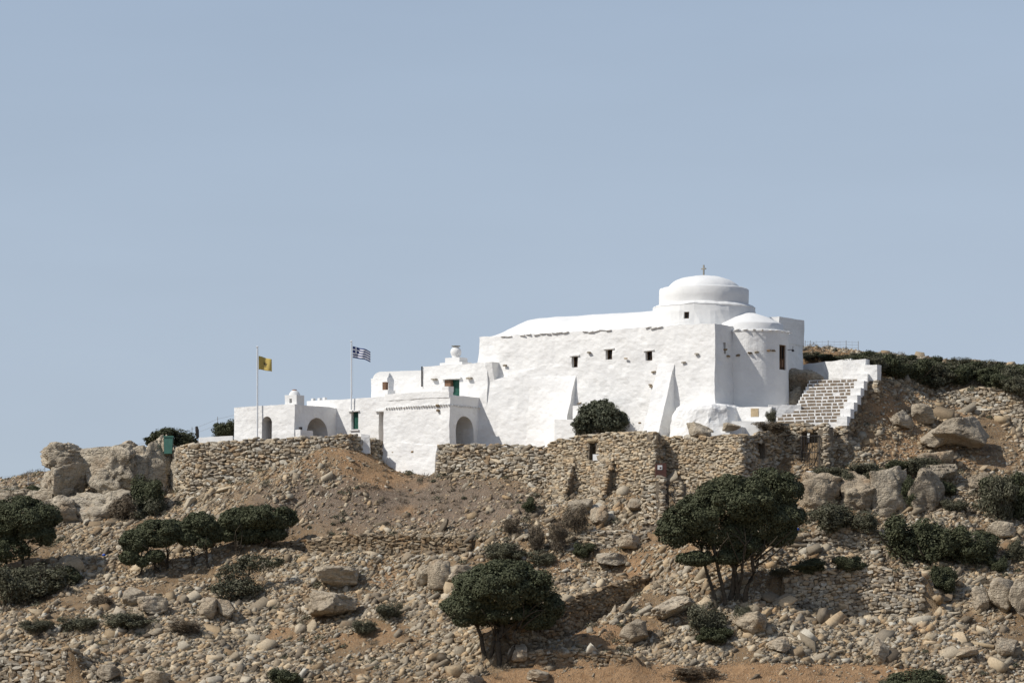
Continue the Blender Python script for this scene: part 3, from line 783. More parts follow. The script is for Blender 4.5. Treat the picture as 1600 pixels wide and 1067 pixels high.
mb.build('wall_lamp', M['iron'], church)
# conch: low drum band and half cone over the apse
mb = MB(); mb.add(*lathe(0.25, AV, [(AR-0.18, 24.3), (AR-0.2, 25.0), (AR-0.32, 25.08), (1.6, 25.6), (0.5, 25.95), (0.02, 26.02)], 60, 60, 300, 0.025, 53)); mb.build('apse_roof', M['white_clean'], church, True)
# eave slates on apse and front wall
for g in np.linspace(100, 262, 13):
    q = L((AR+0.02)*math.cos(R(g)), AV+(AR+0.02)*math.sin(R(g)), 24.40+random.gauss(0, 0.02))
    flat_stone(church, q, (0.60, 0.22, 0.06), UANG+R(g+90), 'white', 'slate')
for (a, b) in ((786, 800), (816, 832), (838, 892), (914, 958), (1012, 1032)):
    for px in np.arange(a, b, 9):
        u, z = front(px, 526-(px-780)*0.062, -0.05)
        flat_stone(church, L(u, 0.0, z+random.gauss(0, 0.03)), (0.60, 0.24, 0.06), UANG, 'white', 'slate')
# bare stones left standing out of the wash
for (px, py) in ((857, 592), (868, 596), (791, 619), (821, 619), (860, 617), (826, 633), (770, 657), (775, 679), (920, 551), (1018, 604), (1000, 661), (1021, 581), (1068, 566), (1016, 601), (789, 571), (978, 560), (905, 630), (1088, 553)):
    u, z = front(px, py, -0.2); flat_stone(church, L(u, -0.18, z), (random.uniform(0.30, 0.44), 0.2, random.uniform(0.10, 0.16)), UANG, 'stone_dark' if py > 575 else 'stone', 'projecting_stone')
for (px, py) in ((1139, 556), (1150, 556), (1168, 555), (1134, 546), (1178, 555), (1198, 555), (1205, 556)):
    g = 0; v0, z = flank(px, py, -0.2)
    if v0 < AV-AR+0.1: q = L(-0.1, v0, z)
    else:
        s_ = min(1, max(-1, (px-1174.6)*0.0506/AR)); th_ = math.asin(s_); q = np.array((L(0, AV, 0)[0]+AR*math.sin(th_), L(0, AV, 0)[1]-AR*math.cos(th_), z))
    flat_stone(church, q, (0.4, 0.3, 0.14), VANG, 'stone_dark', 'projecting_stone')
# sloping buttresses on the front: thin at the head, deep at the foot
def buttress(u0, u1, z0, z1, deep, name='buttress', seed=60, head=0.40):
    c = [L(u0, -deep, z0), L(u1, -min(deep, 0.55), z0) if u1-u0 > 5 else L(u1, -deep, z0), L(u1, 0.4, z0), L(u0, 0.4, z0), L(u0+0.05, -0.12, z1), L(u1-0.1, -head, z1), L(u1-0.1, 0.4, z1), L(u0+0.05, 0.4, z1)]
    v, f = hexa(c, 0.34, 0.05, seed, 1.1); obj(name, v, f, M['white'], church)
ub, zb = front(901, 588, -0.05); buttress(ub, ub+5.2, 14.8, zb, 2.5, seed=61)
ub, zb = front(1055, 569, -0.05); buttress(ub, ub+1.5, 15.6, zb, 2.7, seed=62)
# spur foot by the left annex
mb = MB(); mb.add(*hexa([L(13.0, -0.32, 14), L(23.9, -1.7, 14), L(23.9, 0.4, 14), L(13.0, 0.4, 14), L(14.5, 0.10, 22.6), L(23.3, -0.95, 20.85), L(23.3, 0.4, 20.85), L(14.5, 0.4, 22.6)], 0.36, 0.05, 64, 1.1)); mb.build('buttress', M['white'], church)
# low white bastion at the near corner
def bastion():
    pts = [(2.9, 0.2), (2.8, -1.7), (2.2, -2.1), (1.0, -2.2), (-0.7, -1.7), (-1.6, -0.6), (-1.8, 0.8), (-1.5, 2.0), (0.3, 2.3), (2.7, 0.6)]
    zt = 18.35; V = []
    rz_ = np.array([15.0, 16.2, 17.3, 17.9, 18.2, zt]); ro_ = np.array([0.45, 0.22, 0.05, -0.06, -0.2, -0.5]); rings = [(z, float(np.interp(z, rz_, ro_))) for z in list(np.linspace(15, 17.9, 11))+[18.05, 18.2, 18.3, zt]]
    cx = np.mean([p[0] for p in pts]); cy = np.mean([p[1] for p in pts])
    P2 = np.array(pts+[pts[0]]); sg = np.r_[0, np.cumsum(np.linalg.norm(np.diff(P2, axis=0), axis=1))]
    n = 60; ss = np.linspace(0, sg[-1], n, endpoint=False)
    uu = np.interp(ss, sg, P2[:, 0]); vv = np.interp(ss, sg, P2[:, 1])
    for z, o in rings:
        for a, b in zip(uu, vv):
            r = np.hypot(a-cx, b-cy); V.append(L(cx+(a-cx)*(1+o/r), cy+(b-cy)*(1+o/r), z))
    V = wobble(V, 0.11, 1.1, 71); fs = []
    for i in range(len(rings)-1):
        for k in range(n): fs.append((i*n+k, i*n+(k+1) % n, (i+1)*n+(k+1) % n, (i+1)*n+k))
    fs.append(tuple(range((len(rings)-1)*n, len(rings)*n)))
    o = obj('corner_bastion', V, fs, M['white'], church); recalc(o)
bastion()

# --- entrance block with arched porch, in front of the terrace wall
por = thing_at('porch_block', L(25.5, -4.5, 13), 'tall white gate block breaking through the stone terrace wall, row of slates below its parapet', 'porch building')
v, f = blk(22.2, 28.95, -5.0, 0.6, 12.0, 19.72, 0.10, 0.36, 0.05, 81); pb = obj('block_wall', v, f, M['white'], por)
cu0, cz0 = flank(712, 694, 22.2); cu1, cz1 = flank(739, 651.5, 22.2)
cut(pb, [archcut_flank(cu0, cu1, 20.5, 25.6, 14.6, cz1)])
mb = MB(); mb.add(*blk(22.22, 28.9, -5.03, -4.62, 19.65, 20.18, 0, 0.36, 0.04, 82)); mb.build('parapet', M['white'], por)
mb = MB(); mb.add(*blk(22.22, 22.62, -4.6, -0.9, 19.65, 19.86, 0, 0.36, 0.03, 83)); mb.build('parapet', M['white'], por)
mb = MB(); mb.add(*blk(22.3, 22.95, -5.02, -4.3, 20.1, 20.55, 0, 0.3, 0.03, 84)); mb.build('parapet', M['white'], por)
for i in range(26):
    u = 22.3+6.4*i/25; flat_stone(por, L(u, -5.05, 19.06), (0.15, 0.24, 0.13), UANG+R(8), 'white', 'slate')
for i in range(13):
    vv = -4.8+4.4*i/12; flat_stone(por, L(22.14, vv, 19.03), (0.15, 0.24, 0.13), VANG+R(8), 'white', 'slate')
for (px, py) in ((685, 641), (684, 634), (614, 706), (645, 705)):
    u, z = front(px, py, -5.05); flat_stone(por, L(u, -5.0, z), (0.3, 0.42, 0.2), UANG, 'stone_dark', 'projecting_stone')
# lower front apron, flush with the terrace wall
mb = MB(); mb.add(*hexa([L(23.6, -5.55, 12.0), L(29.15, -5.45, 12.0), L(29.1, -4.5, 12.0), L(23.6, -4.5, 12.0), L(23.4, -5.12, 15.75), L(28.98, -5.10, 16.3), L(28.98, -4.5, 16.3), L(23.4, -4.5, 15.75)], 0.36, 0.05, 86, 1.0)); mb.build('apron_wall', M['white'], por)

# --- upper house with the green door
uph = thing_at('upper_house', L(27, 1, 16), 'white upper house with half-hidden green door and a pot-topped roof lantern', 'house')
v, f = blk(21.45, 28.1, -0.9, 6, 15, 22.72, 0.02, 0.36, 0.04, 91); ub_ = obj('house_wall', v, f, M['white'], uph)
du0, dz1 = front(718, 592, -0.9); du1, dz0 = front(694.5, 622, -0.9)
cut(ub_, [boxcut(du0, du1, -2, -0.2, dz0-0.6, dz1)])
mb = MB()
um = du0+(du1-du0)*0.62; n_pl = 4
d_o = None
for i in range(n_pl):
    a = du0+(um-du0)*i/n_pl; b = du0+(um-du0)*(i+1)/n_pl-0.012
    mb.add(*blk(a, b, -0.50, -0.44, dz0-0.55, dz1-0.02, 0, 9, 0))
d_o = mb.build('door', M['green'], uph)
mb = MB(); mb.add(*blk(um+0.02, du1+0.06, -0.86, -0.35, dz1-0.75, dz1-0.05, 0, 0.2, 0.04, 92)); mb.build('door_shade', M['sack'], uph)
mb = MB(); mb.add(*blk(du0-0.25, du1+0.2, -1.12, -0.5, dz1+0.01, dz1+0.13, 0, 0.3, 0.02, 93)); mb.build('lintel', M['white'], uph)
for (px, py) in ((680, 593), (735, 591)):
    u, z = front(px, py, -0.9); flat_stone(uph, L(u, -0.98, z), (0.5, 0.5, 0.15), UANG, 'stone', 'projecting_stone')
# box-like end of its parapet, corbelled out of the church wall
mb = MB(); mb.add(*hexa([L(20.95, -0.5, 20.5), L(21.6, -0.6, 20.5), L(21.6, 0.3, 20.5), L(20.95, 0.3, 20.5), L(20.9, -1.0, 22.74), L(21.6, -1.0, 22.74), L(21.6, 0.3, 22.74), L(20.9, 0.3, 22.74)], 0.3, 0.03, 94)); mb.build('parapet_end', M['white'], uph)
# lower left half with a rounded end
v, f = blk(28.12, 33.6, -0.86, 6, 15, 22.0, 0.02, 0.36, 0.035, 95)
v[:, 2] -= 0.0; lw_ = obj('low_wing', v, f, M['white'], uph)
mb = MB(); N = 12; VV = []
for vv in (-0.80, 5.6):
    VV += [L(33.55-0.05-0.0+0.0, vv, 21.9)]+[L(32.6+0.9*math.cos(g), vv, 21.9+0.62*math.sin(g)) for g in np.linspace(0, math.pi/2, N)]+[L(28.2, vv, 22.42), L(28.2, vv, 21.9)]
m = len(VV)//2
mb.add(VV, [tuple(range(m))[::-1], tuple(range(m, 2*m))]+[(k, (k+1) % m, (k+1) % m+m, k+m) for k in range(m)]); mb.build('rounded_roof', M['white_clean'], uph)
q0 = np.array(front(659.5, 604, -0.95)); q1 = np.array(front(659.5, 573, -0.95))
mb = MB(); mb.tube([L(q0[0], -0.98, q0[1]), L(q1[0], -0.98, q1[1]+0.02)], 0.06, 8); mb.build('drain_pipe', M['iron'], uph)
# roof lantern with pot
lu, lz = front(709, 568, 0.4); 
mb = MB()
mb.add(*blk(lu-1.15, lu+1.15, 0.0, 1.4, 22.5, 23.02, 0, 0.4, 0.02, 96)); mb.add(*blk(lu-0.75, lu+0.75, 0.2, 1.3, 23.0, 23.42, 0, 0.4, 0.02, 97)); mb.build('lantern_base', M['white_clean'], uph)
mb = MB(); mb.add(*lathe(lu, 0.7, [(0.42, 23.38), (0.30, 23.5), (0.40, 23.66), (0.47, 23.9), (0.42, 24.12), (0.28, 24.26), (0.22, 24.3), (0.30, 24.36), (0.02, 24.38)], 24, cap=False)); mb.build('lantern_pot', M['white_clean'], uph, True)
mb = MB(); mb.add(*lathe(lu, 0.7, [(0.36, 24.37), (0.38, 24.43), (0.05, 24.46)], 18)); mb.build('lantern_cap', M['slate'], uph)

# --- middle wing with the small green window
midw = thing_at('middle_wing', L(33, -3, 15), 'long low white wing between the two flagpoles with a small green shuttered window', 'house')
v, f = blk(28.8, 38.5, -3.4, 3, 14, 20.15, 0.02, 0.36, 0.04, 101); 
mw = obj('wing_wall', v, f, M['white'], midw)
gu0, gz1 = front(560, 643, -3.4); gu1, gz0 = front(549, 671, -3.4)
du_0, dzz1 = front(601.5, 643, -3.4); du_1, _ = front(592.0, 643, -3.4)
cut(mw, [boxcut(gu0, gu1, -4.5, -3.0, gz0, gz1), boxcut(du_0-0.3, du_1, -4.5, -2.2, 14.5, dzz1)])
mb = MB(); gm = (gu0+gu1)/2
for (a, b) in ((gu0+0.03, gm-0.01), (gm+0.01, gu1-0.03)):
    mb.add(*blk(a, b, -3.14, -3.09, gz0+0.06, gz1-0.04, 0, 9, 0))
sh = mb.build('green_shutter', M['green'], midw)
mb = MB(); mb.add(*blk(gu0-0.08, gu1+0.08, -3.55, -3.05, gz0-0.12, gz0-0.02, 0, 0.4, 0.01)); mb.build('sill', M['white_clean'], midw)
mb = MB(); mb.add(*blk(gu0-0.12, gu1+0.25, -3.55, -3.1, gz1+0.01, gz1+0.11, 0, 0.4, 0.01)); mb.build('lintel', M['white_clean'], midw)
mb = MB(); mb.add(*blk(du_0-0.5, du_1+0.3, -3.6, -3.1, dzz1+0.01, dzz1+0.12, 0, 0.4, 0.01)); mb.build('lintel', M['white_clean'], midw)
mb = MB(); mb.add(*blk(du_0-0.3, du_1-0.02, -2.5, -2.45, 14.6, dzz1-0.02, 0, 9, 0)); mb.build('door', M['wood'], midw)
# the stub with the brown flue on its white plinth
su, sz = front(606, 620, -2.2)
mb = MB(); mb.add(*blk(su-0.55, su+0.45, -2.9, -1.9, 19.6, 20.75, 0, 0.3, 0.03, 103)); fl = mb.build('flue_plinth', M['white'], midw)
mb = MB(); mb.add(*blk(su-0.17, su+0.17, -2.7, -2.36, 20.7, 21.45, 0, 0.2, 0.02, 104)); mb.build('flue', M['sack'], midw)
for px in (490, 500, 508):
    u, z = front(px, 628, -1.5); mb = MB(); mb.add(*blk(u-0.12, u+0.12, -1.7, -1.4, 20.0, 20.5+0.1*random.random(), 0, 9, 0)); mb.build('roof_stub', M['white_clean'], midw)

# --- left house with the two arches
lh = thing_at('arched_house', L(38.5, -7, 14.5), 'leftmost small white flat-roofed house with two arched openings and a tiny roof chimney', 'house')
v, f = blk(35.3, 41.85, -8.86, -1.5, 13.5, 19.45, 0.02, 0.36, 0.045, 111)
far_ = np.clip((v @ np.array([0, 0, 1.0])-18.0)/1.5, 0, 1)
lw = obj('house_wall', v, f, M['white'], lh)
au0, az1 = front(425, 650, -8.86); au1, az0 = front(409, 690, -8.86)
bv0, bz1 = flank(478.5, 651, 35.3); bv1, _ = flank(512, 651, 35.3)
cut(lw, [archcut_front(au0, au1, -10, -5.6, 14.5, az1), archcut_flank(bv0, bv1, 34, 38.6, 14.5, bz1)])
mb = MB(); mb.add(*blk(au0+0.06, au0+0.52, -8.45, -8.38, 14.6, az1-0.35, 0, 9, 0)); mb.build('door', M['iron'], lh)
cu_, cz_ = front(459, 620, -8.0)
mb = MB(); mb.add(*blk(cu_-0.62, cu_+0.62, -8.4, -7.4, 19.3, 20.25, 0, 0.3, 0.02, 113)); ch_ = mb.build('chimney', M['white_clean'], lh)
cut(ch_, [boxcut(cu_-0.12, cu_+0.14, -9, -7.8, 19.6, 19.95)])
mb = MB(); mb.add(*lathe(cu_, -7.9, [(0.48, 20.2), (0.44, 20.4), (0.3, 20.58), (0.16, 20.66), (0.02, 20.68)], 20)); mb.build('chimney_cap', M['white_clean'], lh, True)
mb = MB(); mb.add(*lathe(cu_, -7.9, [(0.18, 20.64), (0.20, 20.72), (0.03, 20.75)], 14)); mb.build('chimney_pot', M['terracotta'], lh)
qv, qz = flank(466, 672, 35.25)
mb = MB(); mb.tube([L(35.0, qv, qz+0.25), L(35.0, qv, qz+0.02)], [0.16, 0.13], 8); mb.build('wall_pot', M['iron'], lh)
mb = MB(); mb.add(*blk(34.7, 35.4, qv-0.35, qv+1.2, qz-0.6, qz, 0, 0.4, 0.03, 115)); mb.build('bench', M['white'], lh)
lw2 = thing_at('low_wall', P(338, 690, 266), 'short plain white garden wall left of the arched house', 'wall')
p0, p1 = P(311, 690, 267.6), P(363, 690, 265.8)
z0, z1 = 15.3, (H0-682)*266.5/F
mb = MB(); n_ = np.array((0.2, -0.98, 0))*0.25; lift = np.array((0, 0, 1.0))
def zz(p, z): return np.array((p[0], p[1], z))
mb.add(*hexa([zz(p1-n_*-1, z0), zz(p0-n_*-1, z0), zz(p0-n_, z0), zz(p1-n_, z0), zz(p1+n_, z1), zz(p0+n_, z1), zz(p0-n_, z1), zz(p1-n_, z1)], 0.4, 0.02)); mb.build('wall_body', M['white_clean'], lw2)
# white buttress post in the left terrace wall
wp = thing_at('whitewashed_post', P(571, 690, 261.2), 'stubby whitewashed post in the gap of the stone wall left of the gate block', 'post')
p0 = P(571, 690, 261.4); mb = MB(); mb.add(*hexa([p0+np.array(q) for q in ((-0.4, -0.35, -1.0), (0.42, -0.35, -1.0), (0.42, 0.4, -1.0), (-0.4, 0.4, -1.0), (-0.35, -0.3, 0.62), (0.36, -0.3, 0.55), (0.36, 0.35, 0.5), (-0.35, 0.35, 0.6))], 0.25, 0.05, 119)); mb.build('post_body', M['white'], wp)

# ------------------------------------------------------------------ dry stone walls
def WW(k): return WPTS[k]
wall_line(WW('left'), 'stone', label='grey dry stone terrace wall below the arched house, left of the gate block', group=None)
wall_line(WW('right'), 'stone', label='grey dry stone terrace wall directly right of the white gate block', group=None)
# ruin with slot window and two wedge buttresses
ru = WW('ruin'); rl = np.r_[0, np.cumsum(np.linalg.norm(np.diff(ru[:, :2], axis=0), axis=1))]
def s_of(k, px):
    w = WW(k); pxs = 800+F*w[:, 0]/w[:, 1]; l = np.r_[0, np.cumsum(np.linalg.norm(np.diff(w[:, :2], axis=0), axis=1))]
    return float(np.interp(px, pxs, l)), float(np.interp(px, pxs, w[:, 1]))
sa, ya = s_of('ruin', 921); sb, _ = s_of('ruin', 931)
ruin = wall_line(ru, 'stone_ruin', holes=[(sa, sb, (H0-719)*ya/F, (H0-692)*ya/F)], thick=0.75, width=(0.20, 0.48), course=(0.12, 0.22),
                 core_off=0.07, rough=0.02, label='sunlit roofless stone ruin wall with a slot window and two sloping buttresses', cat='ruin wall', name='ruin_wall')
wall_line(WW('ruin_r'), 'stone', parent=ruin, thick=0.5, cap=False)
q = P(927, 688, ya-0.25); flat_stone(ruin, q, (1.05, 0.5, 0.24), math.atan2(ru[1, 1]-ru[0, 1], ru[1, 0]-ru[0, 0]), 'stone', 'lintel').data = make_mesh('lintel', *STONE_T[3], M['plaque'])
for (px, w_px, top_py, base_py, deep) in ((899, 26, 711, 772, 2.0), (960, 22, 705, 770, 2.0)):
    s1, y1 = s_of('ruin', px+w_px*0.0); s0, y0 = s_of('ruin', px-w_px)
    a = P(px-w_px, 0, y0)[:2]; b = P(px, 0, y1)[:2]; d = (b-a)/np.linalg.norm(b-a); nrm = np.array((d[1], -d[0]))
    zt, zb2 = (H0-top_py)*y1/F, (H0-base_py-14)*y1/F
    bt = deep/(zt-zb2)
    wall_line([(*a, zt, zb2), (*b, zt, zb2)], 'stone_ruin', parent=ruin, thick=0.5, batter=bt, cap=False, width=(0.2, 0.45), course=(0.13, 0.22), core_off=0.08, rough=0.02)
    mb = MB()
    def qq(p, o, z): return np.array((p[0]+nrm[0]*o, p[1]+nrm[1]*o, z))
    mb.add(*hexa([qq(a, deep-0.1, zb2), qq(b, deep-0.1, zb2), qq(b, -0.3, zb2), qq(a, -0.3, zb2), qq(a, -0.05, zt), qq(b, -0.05, zt), qq(b, -0.3, zt), qq(a, -0.3, zt)], 0.35, 0.05, 131)); mb.build('buttress', M['core'], ruin)
rm = WW('room')
room = wall_line(rm, 'stone_ruin', thick=0.7, width=(0.20, 0.48), course=(0.12, 0.22), core_off=0.07, rough=0.02, label='square roofless stone hut above the big leaning tree, dark slot on its shaded side', cat='stone hut', name='stone_hut')
s1, y1 = s_of('room_r', 1185); s2, _ = s_of('room_r', 1196)
wall_line(WW('room_r'), 'stone', parent=room, holes=[(s1, s2, (H0-716)*y1/F, (H0-691)*y1/F)], thick=0.6, cap=True)
# wall with the iron gate below the steps
s1, y1 = s_of('gatew', 1252); s2, y2 = s_of('gatew', 1282)
gw = wall_line(WW('gatew'), 'stone', holes=[(s1, s2, (H0-742)*y1/F, (H0-676)*y1/F)], thick=0.7, width=(0.20, 0.48), course=(0.12, 0.22), label='stone wall with gateway below the whitewashed steps', name='gate_wall')
wall_line(WW('gater'), 'stone', parent=gw, thick=0.6, cap=True)
gt = thing_at('iron_gate', P(1267, 735, y1), 'barred iron gate in the stone wall below the white steps', 'gate')
ga, gb = P(1253, 0, y1-0.25)[:2], P(1281, 0, y2-0.25)[:2]
zt, zb2 = (H0-681)*y1/F, (H0-734)*y1/F
mb = MB()
for i in range(2):
    p = ga+(gb-ga)*i; mb.tube([(*p, zb2), (*p, zt)], 0.05, 6)
for z in (zb2+0.1, zt-0.05, (zb2+zt)/2): mb.tube([(*ga, z), (*gb, z)], 0.035, 6)
mb.build('gate_frame', M['iron'], gt)
for i in range(1, 7):
    p = ga+(gb-ga)*i/7; mb = MB(); mb.tube([(*p, zb2), (*p, zt+0.05)], 0.022, 5); mb.build('bar', M['iron'], gt)
sl_ = thing_at('gate_sill', P(1264, 737, y1-0.8), 'pale stone doorstep in front of the iron gate', 'step')
mb = MB(); mb.box(P(1266, 738, y1-0.6), (1.9, 0.9, 0.18), AXES); mb.build('slab', M['white_clean'], sl_)
# lower gateway in front, left of the big tree
lg = np.array([[*P(1004, 0, 243.4)[:2], (H0-748)*243.4/F, (H0-812)*243.4/F], [*P(1036, 0, 242.2)[:2], (H0-746)*242.2/F, (H0-808)*242.2/F]])
lgw = wall_line(lg, 'stone', thick=0.6, label='low stone gate pier below the brown meter box', cat='stone pier', name='stone_pier')
lg2 = np.array([[*P(1036, 0, 242.2)[:2], (H0-748)*242.2/F, (H0-812)*242.2/F], [*P(1041, 0, 243.6)[:2], (H0-750)*243.6/F, (H0-812)*243.6/F]])
wall_line(lg2, 'stone', parent=lgw, thick=0.4, cap=False)
lg3 = np.array([[*P(1054, 0, 242.6)[:2], (H0-752)*242.6/F, (H0-812)*242.6/F], [*P(1064, 0, 242.2)[:2], (H0-752)*242.2/F, (H0-812)*242.2/F]])
lgw2 = wall_line(lg3, 'stone', thick=0.5, label='narrow stone gate pier half hidden by the big leaning tree', cat='stone pier', name='stone_pier')
sg_ = thing_at('iron_gate', P(1046, 805, 242.6), 'narrow barred iron gate beside the big leaning tree', 'gate')
mb = MB(); a, b = P(1038, 0, 242.5)[:2], P(1053, 0, 242.5)[:2]
zt, zb2 = (H0-755)*242.5/F, (H0-806)*242.5/F
for z in (zb2+0.1, zt-0.1): mb.tube([(*a, z), (*b, z)], 0.03, 5)
mb.build('gate_frame', M['iron'], sg_)
for i in range(6):
    p = a+(b-a)*i/5; mb = MB(); mb.tube([(*p, zb2), (*p, zt)], 0.022, 5); mb.build('bar', M['iron'], sg_)
# brown box with its white notice in the shaded corner
bx = thing_at('meter_box', P(1033, 745, 246.0), 'reddish brown metal box with small white notice in the shaded stone corner', 'box')
pbx = P(1032.5, 736, 245.6)
mb = MB(); mb.add(*hexa([pbx+np.array(q) for q in ((-0.42, -0.2, -0.62), (0.42, -0.2, -0.62), (0.42, 0.5, -0.62), (-0.42, 0.5, -0.62), (-0.42, -0.2, 0.55), (0.42, -0.2, 0.62), (0.42, 0.5, 0.62), (-0.42, 0.5, 0.55))], 5, 0)); mb.build('box_body', M['rust'], bx)
mb = MB(); mb.box(pbx+np.array((-0.08, -0.212, 0.28)), (0.36, 0.02, 0.34)); nb_ = mb.build('notice', M['sign'], bx)
mb = MB(); mb.box(pbx+np.array((-0.03, -0.226, 0.24)), (0.14, 0.006, 0.14)); mb.build('notice_mark', M['rust'], nb_)
# white board leaning by the slot window
bd = thing_at('notice_board', P(931, 720, ya-0.9), 'small plain white board fixed beside the slot window of the ruin', 'sign')
mb = MB(); mb.box(P(931.5, 714.5, ya-0.62), (0.52, 0.05, 0.48), [[0.95, -0.31, 0], [0.31, 0.95, 0], [0, 0, 1]]); mb.build('panel', M['sign'], bd)
mb = MB(); mb.box(P(931.5, 714.5, ya-0.50), (0.56, 0.04, 0.52), [[0.95, -0.31, 0], [0.31, 0.95, 0], [0, 0, 1]]); mb.build('back_frame', M['wire'], bd)
# terrace walls down the slope
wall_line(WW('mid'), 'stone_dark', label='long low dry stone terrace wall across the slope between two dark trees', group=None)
wall_line(WW('shade'), 'stone_dark', batter=0.12, label='diagonal terrace wall in deep shadow right of the front tree', group=None)  # darker stone set used here to put the wall's deep shade into its colour
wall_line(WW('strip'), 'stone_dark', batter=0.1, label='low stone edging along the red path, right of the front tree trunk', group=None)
wall_line(WW('rterr'), 'stone', batter=0.12, label='terrace wall half in shadow, lower right of the big leaning tree', group=None)
wall_line(WW('corner'), 'stone', batter=0.05, label='stone wall end in the bottom left corner', group=None, width=(0.3, 0.8), course=(0.2, 0.36))
cw = np.array([[*P(103, 0, 229.0)[:2], (H0-1018)*229/F, (H0-1085)*229/F], [*P(148, 0, 233.0)[:2], (H0-1028)*233/F, (H0-1085)*233/F]])
wall_line(cw, 'stone', label='short shaded return of the bottom left stone wall', group=None)
wall_line(WW('upper'), 'stone', batter=0.2, label='tumbled terrace wall under the ridge scrub at the far right', group=None)
wall_line(WW('bank'), 'stone', batter=0.25, label='rough stone bank between the big leaning tree and the right-hand bush', group=None, rough=0.12)
wall_line(WW('low'), 'stone', batter=0.25, label='low broken row of stones under the bare saplings below the ruin', group=None, rough=0.1)

# ------------------------------------------------------------------ the whitewashed steps
st = thing_at('stairway', np.array((25.0, 249.0, 16.4)), 'broad steps of brown slabs with whitewashed joints climbing right of the apse', 'stairs')
C0 = np.array((25.75, 247.7)); NST, RUN, RISE, WID = 13, 0.37, 0.285, 6.1
Z0 = (H0-659)*247.7/F
US, VS = np.array((-0.893, 0.45)), np.array((0.45, 0.893))
def S(u, v, z):
    q = C0+US*u+VS*v; return np.array((q[0], q[1], z))
def sbox(u0, u1, v0, v1, z0, z1, step=9, amp=0.0, seed=1):
    return hexa([S(u0, v0, z0), S(u1, v0, z0), S(u1, v1, z0), S(u0, v1, z0), S(u0, v0, z1), S(u1, v0, z1), S(u1, v1, z1), S(u0, v1, z1)], step, amp, seed)
mb = MB()
for i in range(NST):
    mb.add(*sbox(0.3, WID if i < 4 else 4.7, i*RUN, NST*RUN+1.6, Z0-1.5 if i == 0 else Z0+(i-0.3)*RISE, Z0+(i+1)*RISE-0.012, 0.5, 0.012, 200+i))
mb.build('step_bed', M['white'], st)
slabs = []
for i in range(NST):
    for row, (zf, hh) in enumerate(((0.46, 0.60),)):
        u = 0.40+random.uniform(0, 0.25)
        wid = WID if i < 4 else 4.7
        while u < wid-0.3:
            w = random.uniform(0.30, 0.75)
            if random.random() < 0.95:
                z0 = Z0+i*RISE+RISE*random.uniform(0.10, 0.22); z1 = Z0+i*RISE+RISE*random.uniform(0.66, 0.8)
                m_ = MB(); m_.add(*sbox(u, min(u+w, wid-0.1), i*RUN-0.035, i*RUN+0.1, z0, z1, 0.25, 0.015, 300+i)); m_.build('slab', M['paving'], st)
            u += w+random.uniform(0.07, 0.17)
# tread slabs
for i in range(NST):
    u = 0.45+random.uniform(0, 0.3)
    wid = WID if i < 4 else 4.7
    while u < wid-0.4:
        w = random.uniform(0.5, 0.9)
        m_ = MB(); m_.add(*sbox(u, min(u+w, wid-0.15), i*RUN+0.06, (i+1)*RUN-0.07, Z0+(i+1)*RISE-0.06, Z0+(i+1)*RISE+0.012, 0.5, 0.006, 400+i)); m_.build('tread_slab', M['paving'], st)
        u += w+random.uniform(0.08, 0.16)
# stepped white parapet on the outer side
pz = [0.45, 0.95, 1.55, 2.15, 2.85, 3.45]
NP = 7
for i in range(NP):
    v0 = i*0.74-0.25; zt = Z0+0.42+i*0.60
    mb = MB(); mb.add(*sbox(-0.30, 0.55, v0, v0+0.78, zt-0.72, zt, 0.3, 0.025, 210+i)); mb.build('parapet_block', M['white'], st)
    mb = MB(); mb.add(*sbox(-0.26, 0.50, v0+0.02, v0+0.74, Z0-4.5, zt-0.70, 0.4, 0.05, 220+i)); mb.build('parapet_base', M['core'], st)
for (u0, u1, v0, v1, zt, h) in ((-0.95, 0.1, 4.6, 5.6, Z0+4.75, 1.25), (0.2, 2.1, 5.1, 6.1, Z0+5.25, 1.5)):
    mb = MB(); mb.add(*sbox(u0, u1, v0, v1, zt-h, zt, 0.3, 0.04, 230)); mb.build('parapet_block', M['white'], st)
    mb = MB(); mb.add(*sbox(u0+0.04, u1-0.04, v0+0.04, v1-0.04, zt-5, zt-h+0.02, 0.4, 0.04, 231)); mb.build('parapet_base', M['core'], st)
# rough stones on the unpainted outer face
for i in range(90):
    vv = random.uniform(0, 4.9); zz_ = random.uniform(Z0-2.2, Z0-0.45+vv*0.8)
    flat_stone(st, S(-0.26, vv, zz_), (0.45, 0.3, 0.22), VANG, 'stone_dark', 'stone')
for i in range(44):
    zz_ = random.uniform(Z0+1.2, Z0+3.45); flat_stone(st, S(-0.95, random.uniform(4.6, 5.6), zz_), (0.45, 0.3, 0.22), VANG, 'stone_dark', 'stone')
    flat_stone(st, S(random.uniform(-0.95, 0.1), 4.62, zz_), (0.45, 0.3, 0.22), UANG, 'stone', 'stone')
for i in range(46):
    uu = random.uniform(-0.3, 0.55); zz_ = random.uniform(Z0-3.2, Z0-0.35)
    flat_stone(st, S(uu, -0.24, zz_), (0.42, 0.3, 0.2), UANG, 'stone', 'stone')
# white back wall behind the dark boulder
bw = thing_at('back_wall', P(1300, 600, 256.8), 'white wall behind the dark boulder at the head of the steps', 'wall')
a = P(1330, 0, 256.4); b = P(1248, 0, 263.5)
zt = (H0-563)*258/F; dd = (b-a)/np.linalg.norm(b-a); nn_ = np.array((-dd[1], dd[0], 0)); nn_ = nn_ if nn_[1] > 0 else -nn_
mb = MB(); mb.add(*hexa([zz(a, 17), zz(b, 17), zz(b+nn_*0.5, 17), zz(a+nn_*0.5, 17), zz(a, zt), zz(b, zt+0.1), zz(b+nn_*0.5, zt+0.1), zz(a+nn_*0.5, zt)], 0.36, 0.035, 241)); mb.build('wall_body', M['white'], bw)
